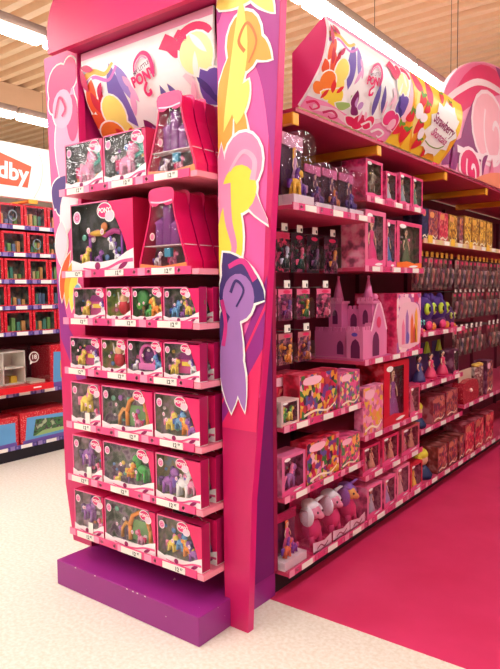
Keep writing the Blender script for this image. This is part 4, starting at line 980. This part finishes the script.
# castle playset carton and castle
z = SH[1][2][0] - SURF
t = printed_box((X, 3.945, z), .40, .395, .30, 'large pink carton with castle picture beside the toy castle', cols=PINKP, side=(224, 34, 100), scale=12)
b = MB(); m1 = mat((250, 206, 216)); b.quads([smooth([(-.17, .05), (.17, .05), (.17, .27), (.09, .33), (-.09, .33), (-.17, .27)], 2)], mat((244, 190, 206)), FX(-.0018))
for x, hh, c in ((-.10, .18, (240, 120, 160)), (-.04, .24, (170, 110, 180)), (.04, .21, (236, 110, 60)), (.11, .25, (246, 170, 60)), (.08, .14, (240, 90, 90))): b.quads([[(x - .024, .06), (x + .024, .06), (x + .024, hh), (x, hh + .05), (x - .024, hh)]], mat(c), FX(-.0024))
b.quads([ellipse(-.03, .10, .025, .04)], mat((110, 90, 180)), FX(-.003)); add('castle_picture', b, t)
CA = thing('toy_castle', 'pale pink plastic toy castle with two spired towers and a gabled gate', 'toy castle', (-1.84, 3.50, z)); CO_ = (-1.84, 3.50, 0)
cp = mat((216, 104, 162), .35); cd = mat((110, 34, 84), .5); cpl = mat((228, 126, 176), .35)
def crenel(b, x0, x1, y0, y1, z0, n, m, ax):
    for i in range(n):
        t0 = (i + .15) / n; t1 = (i + .85) / n
        if ax == 'x': b.box(x0 + (x1 - x0) * t0, x0 + (x1 - x0) * t1, y0, y1, z0, z0 + .022, m)
        else: b.box(x0, x1, y0 + (y1 - y0) * t0, y0 + (y1 - y0) * t1, z0, z0 + .022, m)
def lancet(w, h): return [(-w, 0), (w, 0), (w, h * .6), (w * .7, h * .85), (0, h), (-w * .7, h * .85), (-w, h * .6)]
zz = 0
b = MB(); b.box(-2.06, -1.70, 3.315, 3.70, 0, .012, cp); add('base_plate', b, CA, origin=CO_)
b = MB(); b.box(-2.05, -1.80, 3.345, 3.362, .012, .17, cp); crenel(b, -2.05, -1.80, 3.345, 3.362, .17, 8, cp, 'x')
b.quads([[(x - 1.87, q + .03) for x, q in lancet(.022, .085)]], cd, lambda p, q: (p, 3.3435, q)); add('curtain_wall', b, CA, origin=CO_)
b = MB(); b.box(-1.815, -1.705, 3.322, 3.42, .012, .18, cpl); crenel(b, -1.815, -1.705, 3.322, 3.332, .18, 4, cpl, 'x'); crenel(b, -1.715, -1.705, 3.322, 3.42, .18, 3, cpl, 'y')
b.quads([[(x - 1.755, q + .014) for x, q in lancet(.03, .115)]], cd, lambda p, q: (p, 3.3205, q)); b.quads([ellipse(-1.76, .155, .02, .012)], mat((110, 80, 190)), lambda p, q: (p, 3.3203, q)); add('gate_house', b, CA, origin=CO_)
b = MB(); pts = [(3.43, .012), (3.655, .012), (3.655, .17), (3.54, .36), (3.43, .17)]
b.prism(pts, lambda y, z: (-1.71, y, z), lambda y, z: (-1.76, y, z), cpl)
b.quads([[(3.50 + x, q + .016) for x, q in lancet(.045, .15)]], cd, lambda y, z: (-1.7085, y, z)); b.quads(ribbon([(3.435, .17), (3.54, .345), (3.65, .17)], .018), mat((248, 196, 216)), lambda y, z: (-1.7082, y, z)); b.quads([ellipse(3.54, .22, .03, .035)], mat((230, 60, 110)), lambda y, z: (-1.708, y, z))
b.ball((-1.735, 3.54, .375), .02, cpl); add('gable_front', b, CA, origin=CO_)
for x, y, k in ((-1.93, 3.43, 1.0), (-1.76, 3.50, 1.0)):
    b = MB(); b.box(x - .045, x + .045, y - .04, y + .04, .012, .335, cp); b.box(x - .054, x + .054, y - .049, y + .049, .335, .35, cpl); crenel(b, x - .054, x + .054, y - .049, y - .041, .35, 4, cpl, 'x')
    b.quads([[(x + a, q + .21) for a, q in lancet(.018, .09)]], cd, lambda p, q: (p, y - .0415, q)); b.lathe([(.036, .35), (.024, .41), (.005, .495)], cp, (x, y, 0), 10); b.ball((x, y, .497), .01, cpl, 8, 6); add('tower', b, CA, origin=CO_)
b = MB(); b.box(-2.02, -1.72, 3.47, 3.49, .012, .30, cp); crenel(b, -2.02, -1.72, 3.47, 3.478, .30, 9, cp, 'x')
for x in (-1.99, -1.845): b.quads([[(x + a, q + .19) for a, q in lancet(.022, .085)]], cd, lambda p, q: (p, 3.4685, q))
add('keep_wall', b, CA, origin=CO_)
# lower shelves of bay two
z = SH[1][3][0] - SURF; X = -1.695
printed_box((X, 3.44, z), .27, .29, .06, 'pink carton with silver lettering over yellow flowers, shelf under castle', cols=((236, 120, 170), (240, 160, 190), (230, 180, 60), (200, 100, 140), (240, 150, 90)), side=(236, 120, 170), scale=20)
window_box((X - .005, 3.79, z), .385, .405, .20, 'tall red window box with purple toy inside, shelf under castle', side=(206, 16, 48), cols=((150, 80, 150), (120, 60, 50)), back=((50, 14, 30), (90, 30, 60), (120, 60, 90)), band=(214, 40, 60), frame=.22)
window_box((X, 4.075, z), .165, .21, .12, 'small rosy window box next to the tall red one, shelf under castle', side=(210, 70, 110), cols=((220, 130, 150), (150, 90, 60)), back=((120, 60, 80), (170, 100, 120), (200, 130, 140)))
z = SH[1][4][0] - SURF
for k, (y, w, h, c) in enumerate(((3.42, .23, .17, (200, 40, 90)), (3.69, .24, .18, (222, 50, 100)), (4.01, .30, .18, (196, 80, 100)))):
    window_box((X, y, z), w, h, .14, ('rosy window box under the silver lettered carton, second lowest castle bay shelf', 'hot pink window box in the middle of the second lowest castle bay shelf', 'wide dusky window box at far end of second lowest castle bay shelf')[k], side=c, cols=((200, 110, 130), (120, 60, 50), (210, 140, 120), (90, 50, 40)), n=2, back=((110, 40, 60), (150, 70, 90), (180, 110, 110)))
z = BOTZ - SURF; X = -1.668
for k, (y, w, h, c) in enumerate(((3.41, .20, .195, (234, 110, 160)), (3.625, .165, .19, (236, 100, 150)), (3.83, .20, .215, (238, 120, 160)), (4.05, .20, .18, (214, 40, 60)))):
    window_box((X, y, z), w, h, .17, ('pale pink window box beside the violet plush toy, bottom aisle shelf', 'narrow pink window box between two wider ones, bottom castle bay shelf', 'tallest pink window box on the bottom castle bay shelf', 'red window box at far end of bottom castle bay shelf')[k], side=c, cols=(((170, 170, 190), (90, 60, 60)), ((180, 150, 200), (150, 120, 90)), ((220, 170, 170), (120, 80, 60)), ((240, 190, 70), (120, 40, 40)))[k], back=((90, 60, 80), (140, 100, 120), (180, 140, 150)))
# bay three and four
z = SH[2][0][0] - SURF; X = -1.70
bx3 = [(4.245, .12, (40, 30, 70), ((40, 34, 80), (60, 50, 100), (30, 26, 60)), 'dark blue slim box at the near end'), (4.40, .17, (190, 60, 90), DUSK, 'pinkish carton next to the dark blue slim box'), (4.60, .18, (200, 70, 100), REDP, 'rosy carton second after the dark blue box'),
       (4.80, .17, (190, 130, 50), ((214, 150, 50), (160, 100, 40), (240, 190, 90), (120, 70, 40)), 'golden carton below the middle sign bracket'), (4.98, .085, (120, 60, 50), DUSK, 'thin brown carton between golden ones')]
for y, w, sd, cl, d_ in bx3: printed_box((X, y, z), w, .22, .14, d_ + ', cream edged top shelf', cols=cl, side=sd, scale=34, band=(230, 150, 90))
for k, y in enumerate((5.14, 5.33, 5.52, 5.71)): printed_box((X, y, z), .17, .24, .14, 'golden yellow carton, %s of four on the farthest cream edged shelf' % ORD[k], cols=((222, 160, 50), (180, 120, 40), (246, 200, 90), (140, 80, 40)), side=(170, 110, 50), scale=34, band=(240, 180, 80))
pk = [((150, 70, 70), (190, 130, 110)), ((120, 60, 70), (180, 110, 120)), ((170, 80, 80), (120, 70, 90)), ((130, 80, 80), (200, 140, 130)), ((90, 60, 80), (190, 150, 150))]
for bi in (2, 3, 4):
    for j, (y, zz, out) in enumerate(HOOKS[bi]):
        same = [q for q in HOOKS[bi] if q[1] == zz]; idx = same.index((y, zz, out)); row = {1.735: 'highest', 1.47: 'middle', 1.16: 'lowest'}[zz]
        tx = 'hanging pack, %s along the %s hook row, %s bay' % (ORD[idx], row, ('green eyed toys', 'swirl sign', 'last')[bi - 2])
        hang_card((out - .012, y, zz), .086 if bi == 2 else .096, .235 if zz > 1.6 else .22, tx, card=((140, 50, 70), (100, 40, 60), (160, 90, 90), (176, 130, 124), (120, 90, 76))[(j * 2 + bi) % 5], toy=pk[(j + bi) % 5], dark=(60, 28, 36))
def eye_plush(loc, k, label, body=(70, 34, 120), eye=(190, 214, 60)):
    t = thing('round_plush', label, 'soft toy', loc, QUARTER)
    b = MB(); b.ball((0, .09 * k, .155 * k), (.12 * k, .09 * k, .10 * k), mat(body, .85)); b.ball((0, .075 * k, .06 * k), (.09 * k, .07 * k, .06 * k), mat((90, 30, 90), .85))
    for s_ in (-1, 1): b.ball((s_ * .09 * k, .09 * k, .235 * k), (.04 * k, .03 * k, .045 * k), mat(body, .85), 8, 6)
    add('plush_body', b, t)
    for s_ in (-1, 1):
        b = MB(); c = Vector((s_ * .058 * k, .018 * k, .165 * k)); b.ball(c, (.044 * k, .02 * k, .044 * k), mat(eye, .3)); b.ball(c + Vector((0, -.016 * k, 0)), (.02 * k, .01 * k, .02 * k), mat((24, 20, 30), .2), 8, 6); add('eye', b, t)
    b = MB(); b.ball((-.03 * k, .015 * k, .045 * k), (.05 * k, .02 * k, .035 * k), mat((226, 60, 120), .5)); b.ball((.05 * k, .015 * k, .035 * k), (.035 * k, .02 * k, .03 * k), mat((236, 140, 60), .5)); b.box(-.12 * k, .12 * k, .0, .15 * k, 0, .012, mat((220, 60, 120), .4)); add('base_tray', b, t)
    return t
z = SH[2][1][0] - SURF; X = -1.70
eye_plush((X, 4.40, z), 1.0, 'purple round plush toy with green eyes, nearer the castle carton')
eye_plush((X, 4.67, z), 1.0, 'purple round plush toy with green eyes, farther from the castle carton')
eye_plush((X, 4.225, z), .45, 'small teal eyed plush toy peeping beside the castle carton', (60, 40, 110), (110, 200, 190))
eye_plush((X - .02, 4.90, z), .6, 'small plum plush toy at far end of the green eyed toys shelf', (90, 50, 110), (180, 190, 90))
z = SH[2][2][0] - SURF; X = -1.71
for k, (y, nm_) in enumerate(((4.30, 'dark green crested'), (4.52, 'lime hatted'), (4.76, 'lime hatted'))):
    t = thing('doll_set', '%s doll set with pink skirt, %s' % (nm_, ('beside the castle bay divide', 'nearer of two under the green eyed toys', 'farther of two under the green eyed toys')[k]), 'doll', (X, y, z), QUARTER)
    b = MB(); b.box(-.09, .09, 0, .1, 0, .014, mat((214, 50, 110))); b.box(-.09, .09, .098, .101, .014, .28, mat((60, 30, 90))); add('tray_card', b, t)
    o = add('doll', doll_mesh((226, 60, 110) if k else (70, 60, 120), (60, 30, 40)), t, (0, .05, .013)); o.scale = (.26, .24, .20)
    b = MB(); b.plate([(-.045, .20), (.045, .20), (0, .285)], mat((170, 190, 60) if k else (40, 120, 100)), .07, .02); add('hat', b, t)
window_box((X, 4.93, z), .12, .20, .10, 'small plum window box at far end of the lime hatted dolls shelf', side=(110, 40, 80), cols=((150, 90, 110), (60, 40, 40)), back=((50, 30, 50), (80, 50, 60), (110, 70, 80)))
z = SH[2][3][0] - SURF
printed_box((X, 4.57, z), .25, .20, .14, 'brownish red carton beside the yellow haired toy, under the lime hatted dolls', cols=DUSK, side=(150, 40, 60), scale=26, band=(200, 110, 100))
printed_box((X, 4.85, z), .26, .205, .14, 'brownish red carton farther from the yellow haired toy, under the lime hatted dolls', cols=DUSK, side=(150, 40, 60), scale=26, band=(200, 110, 100))
def yellow_head(loc, label, k=1.0):
    t = thing('styling_doll', label, 'doll', loc, QUARTER)
    b = MB(); b.lathe([(.08 * k, 0), (.085 * k, .03 * k), (.05 * k, .08 * k), (.03 * k, .1 * k)], mat((34, 42, 92), .5), (0, .08 * k, 0), 12); b.ball((0, .08 * k, .15 * k), (.05 * k, .05 * k, .055 * k), mat((236, 180, 150))); add('bust', b, t)
    b = MB(); b.ball((0, .09 * k, .185 * k), (.07 * k, .06 * k, .05 * k), mat((230, 214, 60), .6)); b.ball((-.055 * k, .09 * k, .14 * k), (.025 * k, .04 * k, .06 * k), mat((230, 214, 60), .6)); b.ball((.055 * k, .09 * k, .14 * k), (.025 * k, .04 * k, .06 * k), mat((230, 214, 60), .6)); add('hair', b, t)
yellow_head((X, 4.30, z), 'yellow haired doll in navy, shelf above the bottom one', .8)
z = BOTZ - SURF; X = -1.67
yellow_head((X, 4.32, z), 'yellow haired doll in navy, on the bottom shelf', .92)
for k, y in enumerate((4.55, 4.77, 4.97)): printed_box((X, y, z), .20 if k < 2 else .11, .20, .16, 'brownish carton, %s after the navy doll on the bottom shelf' % ORD[k], cols=DUSK, side=(140, 50, 50), scale=24, band=(210, 130, 100))
for k, y in enumerate((5.16, 5.42, 5.70)): printed_box((X, y, z), .23, .26, .16, 'tall rosy carton, %s of three on the farthest bottom shelf' % ORD[k], cols=REDP, side=(150, 40, 60), scale=24, band=(210, 130, 100))
z = SH[3][1][0] - SURF; X = -1.70
t = thing('gift_bag', 'red sequinned bag under pale card, second lowest shelf of farthest bay', 'toy pack', (X, 5.27, z), QUARTER)
b = MB(); b.prism([(x, max(0, q)) for x, q in smooth([(-.17, 0), (.17, 0), (.16, .17), (-.16, .17)], 3)], lambda x, q: (x, 0, q), lambda x, q: (x, .10, q), dotted((170, 26, 50), (230, 120, 120), 70)); add('bag', b, t)
b = MB(); b.box(-.16, .16, .05, .056, .165, .27, mat((206, 180, 160), .6)); b.ball((-.02, -.005, .10), .018, mat((240, 200, 190)), 8, 6); add('header_card', b, t)
for k, y in enumerate((5.53, 5.64)):
    t = thing('toy_tube', 'pale upright toy tube, %s the red sequinned bag' % ('next to', 'second after')[k], 'toy pack', (X, y, z), QUARTER)
    b = MB(); b.lathe([(.036, 0), (.036, .25), (.03, .265)], scene_print(((190, 150, 140), (120, 40, 60), (220, 200, 190)), 16, k), (0, .05, 0), 12); add('tube', b, t)
    b = MB(); b.lathe([(.034, .266), (.034, .285), (.012, .295)], mat((236, 190, 90)), (0, .05, 0), 12); add('lid', b, t)
printed_box((X, 5.79, z), .17, .30, .12, 'plum carton at the end of the farthest second lowest shelf', cols=DUSK, side=(110, 40, 80), scale=24)

# ------------------------------------------------------------------ the far unit across the left aisle
FB = -5.45; FX0 = -4.98
FY = [2.30, 3.30, 4.30]
BLUE = mat((84, 70, 150), .4); LB = mat((150, 130, 190), .4)
FS = [2.09, 1.85, 1.615, 1.385, 1.155]
for i in range(2):
    y0, y1 = FY[i], FY[i + 1]; O = (FB, (y0 + y1) / 2, 0)
    t = thing('shelving_bay', ('shelving bay of red toy boxes holding the toy house display', 'shelving bay of red toy boxes beside the pink end stand')[i], 'shelving', O)
    b = MB(); b.box(FB - .02, FB, y0 + .001, y1 - .001, 0, 2.30, mat((96, 30, 34), .6)); add('back_panel', b, t, origin=O)
    b = MB(); b.box(FB, FX0 - .05, y0 + .001, y1 - .001, 0, .10, mat((30, 26, 40), .6)); add('kick_base', b, t, origin=O)
    for z in FS + [.62, .145]:
        b = MB(); b.box(FB + .001, FX0 - .004, y0 + .003, y1 - .003, z - .03, z - SURF - .001, mat((110, 40, 60), .5)); sh = add('shelf', b, t, origin=O)
        r = price_rail(sh, y1 - y0 - .008, .036, [(.14, .11), (.38, .11), (.64, .11), (.88, .11)], rail=BLUE, flower=LB, digits=False); r.rotation_euler = (0, 0, QUARTER); r.location = (FX0 - O[0], y0 + .004 - O[1], z)
reddot = dotted((204, 22, 44), (236, 150, 140), 75)
def red_box(loc, w, h, label, seed):
    t = thing('red_window_box', label, 'toy box', loc, QUARTER, 'red dotted window boxes across the aisle')
    add('carton', carton(w, h, .14, reddot, scene_print(((40, 56, 54), (90, 120, 110), (150, 130, 110)), 16, seed), (190, 20, 40), None), t)
    b = MB(); m = reddot
    for q in ([(-w / 2, 0), (w / 2, 0), (w / 2, .018), (-w / 2, .018)], [(-w / 2, h - .018), (w / 2, h - .018), (w / 2, h), (-w / 2, h)]): b.plate(q, m, 0, .0015)
    for s_ in (-1, 1): b.plate([(s_ * w / 2, .018), (s_ * (w / 2 - .024), .018), (s_ * (w / 2 - .024), h - .018), (s_ * w / 2, h - .018)], m, .0002, .0013)
    add('front_print', b, t); window_pane(t, w, h, .003)
    b = MB(); rr = random.Random(int(seed * 100))
    for k in range(4):
        c = rr.choice(((60, 130, 110), (110, 160, 90), (190, 170, 120), (90, 120, 150), (200, 150, 90)))
        b.box((-.33 + k * .19) * w, (-.20 + k * .19) * w, .05, .08, .004, (.3 + rr.random() * .4) * h, mat(c))
    if int(seed * 100) % 4 == 0: b.tube([(.18 * w + .04 * math.cos(a), .045, h * .5 + .045 * math.sin(a)) for a in [2 * math.pi * i / 12 for i in range(13)]], .006, mat((150, 180, 190)), 5)
    add('toy_furniture', b, t)
for r, z in enumerate(FS):
    ws = [[.20, .25, .24, .24, .22], [.22, .25, .20, .24, .22], [.24, .23, .22, .25, .20], [.26, .24, .20, .22, .24], [.22, .28, .26, .22, .20]][r]
    y = 2.80
    for k, w in enumerate(ws[:4]):
        pl_ = ('fourth from the pink end stand', 'third from the pink end stand', 'second from the pink end stand', 'next to the pink end stand')[k]
        red_box((FX0 - .012, y + w / 2, z - SURF), w - .012, .195, 'red dotted window box across the aisle, %s shelf down, %s' % (ORD[r], pl_), RND.random() * 9); y += w
# display case with toy house on a red tray
z = .62 - SURF
t = thing('display_case', 'clear display case with white toy house on a red tray', 'display case', (FX0 + .06, 3.12, z + .013), QUARTER)
w, h, d = .66, .40, .40
b = MB(); b.box(-w / 2, w / 2, 0, d, 0, .055, mat((222, 24, 40), .35)); b.quads([[(.12, .022), (.20, .022), (.20, .034), (.12, .034)]], RIM, FX(-.0008)); add('red_tray', b, t)
b = MB(); fm = film((250, 250, 250), .04, 0)
for q in ((-w / 2 + .01, w / 2 - .01, .01, .013), (-w / 2 + .01, w / 2 - .01, d - .013, d - .01)): b.box(*q, .056, h, fm)
for x in (-w / 2 + .01, w / 2 - .013): b.box(x, x + .003, .013, d - .013, .056, h, fm)
b.box(-w / 2 + .01, w / 2 - .01, .01, d - .01, h, h + .003, fm); add('clear_cover', b, t)
b = MB(); wh = mat((240, 234, 222), .5)
b.box(-.30, .12, .32, .33, .056, .36, wh)
for zz in (.056, .20, .345): b.box(-.30, .12, .12, .32, zz, zz + .012, wh)
for x in (-.30, -.10, .11): b.box(x, x + .012, .12, .32, .056, .35, wh)
add('toy_house', b, t)
b = MB()
for x, c in ((-.22, (90, 120, 90)), (-.08, (120, 90, 60)), (.0, (220, 190, 60))): b.box(x, x + .06, .16, .22, .069, .13, mat(c))
b.box(.13, .28, .06, .3, .056, .08, mat((226, 222, 200))); add('toy_furniture', b, t)
b = MB(); b.plate(ellipse(.14, .30, .05, .05), mat((220, 214, 210)), .008, .001); b.plate([(.10, .27), (.13, .255), (.098, .235)], mat((220, 214, 210)), .008, .001); b.quads([ellipse(.14, .30, .041, .041)], mat((96, 24, 30)), FX(.0074)); b.text('18', mat((230, 226, 222)), FX(.007), .14, .30, .055, bold=.02); add('round_badge', b, t)
# big cartons
def blue_carton(loc, w, h, d, label, pic):
    t = thing('blue_carton', label, 'toy box', loc, QUARTER)
    b = MB(); b.box(-w / 2, w / 2, .0008, d, 0, h, reddot); add('carton', b, t, bevel=.002)
    b = MB(); b.plate([(-w * .42, h * .12), (w * .44, h * .14), (w * .44, h * .80), (-w * .38, h * .84)], mat((92, 160, 214), .35), 0, .0007); b.plate([(-w * .46, 0.004), (w * .46, .004), (w * .46, h * .15), (-w * .46, h * .12)], mat((110, 84, 170), .35), -.0004, .0009)
    if pic == 'house':
        b.quads([[(-w * .2, h * .22), (w * .4, h * .22), (w * .4, h * .62), (.1 * w, h * .76), (-w * .2, h * .62)]], mat((230, 170, 90)), FX(-.001)); b.quads([[(-w * .12, h * .28), (w * .06, h * .28), (w * .06, h * .42), (-w * .12, h * .42)], [(w * .12, h * .28), (w * .3, h * .28), (w * .3, h * .42), (w * .12, h * .42)], [(-w * .1, h * .48), (w * .06, h * .48), (w * .06, h * .6), (-w * .1, h * .6)]], mat((150, 80, 50)), FX(-.0016))
    if pic == 'garden':
        b.quads([[(-w * .28, h * .22), (w * .42, h * .26), (w * .42, h * .66), (-w * .22, h * .74)]], scene_print(((40, 60, 40), (70, 130, 70), (60, 50, 60), (170, 190, 150)), 16, 3), FX(-.001)); b.quads([[(-w * .26, h * .2), (w * .4, h * .24), (w * .3, h * .34), (-w * .1, h * .34)]], mat((150, 190, 120)), FX(-.0016))
    add('front_print', b, t)
blue_carton((FX0 - .012, 3.655, .62 - SURF), .38, .40, .30, 'tall red and blue carton with orange house picture, beside the display case', 'house')
blue_carton((FX0 - .012, 3.42, .145 - SURF), .56, .285, .30, 'wide red and blue carton with garden picture, bottom shelf across the aisle', 'garden')
blue_carton((FX0 - .012, 2.87, .145 - SURF), .50, .27, .30, 'red carton with plain blue front, bottom shelf across the aisle', '')
# white sign with the orange logo
O = (FX0 + .02, 3.3, 2.32)
t = thing('header_sign', 'white glossy sign with an orange logo patch over the red toy boxes', 'sign', O)
b = MB(); b.box(FX0 - .04, FX0 + .03, 2.30, 4.30, 2.322, 2.785, mat((250, 246, 238), .3)); b.quads(ribbon([(3.40, 2.73), (3.43, 2.62), (3.40, 2.46), (3.33, 2.335)], .006), mat((206, 196, 180)), lambda y, z: (FX0 + .0308, y, z)); add('sign_board', b, t, origin=O)
b = MB(); fy = lambda y, z: (FX0 + .032, y, z)
b.prism([(2.62, 2.42), (3.27, 2.42), (3.315, 2.61), (2.96, 2.70), (2.62, 2.71)], fy, lambda y, z: (FX0 + .0302, y, z), mat((236, 84, 40), .35))
b.text('dby', RIM, lambda y, z: (FX0 + .0335, y, z), 3.13, 2.535, .20, -.06, 1.02, .03); add('logo', b, t, origin=O)
b = MB(); b.box(-4.94, FX0 + .03, 3.27, 3.36, 2.285, 2.321, mat((240, 170, 40), .4)); b.box(FB, -4.96, 3.29, 3.34, 2.301, 2.321, mat((232, 150, 30), .4)); add('bracket', b, t, origin=O)

# ------------------------------------------------------------------ camera and render look
cam = bpy.data.cameras.new('camera'); co = bpy.data.objects.new('camera', cam); COL.objects.link(co)
F, YAW, PITCH, ROLL = 627.1, .6529, .0707, -.0108
cam.sensor_fit = 'VERTICAL'; cam.sensor_height = 36.0; cam.lens = F / 669 * 36.0; cam.clip_start = .05
f = Vector((-math.sin(YAW) * math.cos(PITCH), math.cos(YAW) * math.cos(PITCH), -math.sin(PITCH))); r = Vector((math.cos(YAW), math.sin(YAW), 0)); u = r.cross(f)
r2 = r * math.cos(ROLL) + u * math.sin(ROLL); u2 = -r * math.sin(ROLL) + u * math.cos(ROLL)
co.matrix_world = Matrix(((r2.x, u2.x, -f.x, 0), (r2.y, u2.y, -f.y, 0), (r2.z, u2.z, -f.z, 1.5), (0, 0, 0, 1)))
scene.camera = co
w = bpy.data.worlds.new('world'); scene.world = w; w.use_nodes = True
w.node_tree.nodes['Background'].inputs[0].default_value = (1, .93, .85, 1); w.node_tree.nodes['Background'].inputs[1].default_value = .3
scene.view_settings.view_transform = 'Standard'; scene.view_settings.look = 'None'; scene.view_settings.gamma = 1; scene.view_settings.use_curve_mapping = False
scene.view_settings.exposure = -0.1
scene.cycles.max_bounces = 8; scene.cycles.diffuse_bounces = 4; scene.cycles.glossy_bounces = 3; scene.cycles.transparent_max_bounces = 24
scene.cycles.sample_clamp_indirect = 6
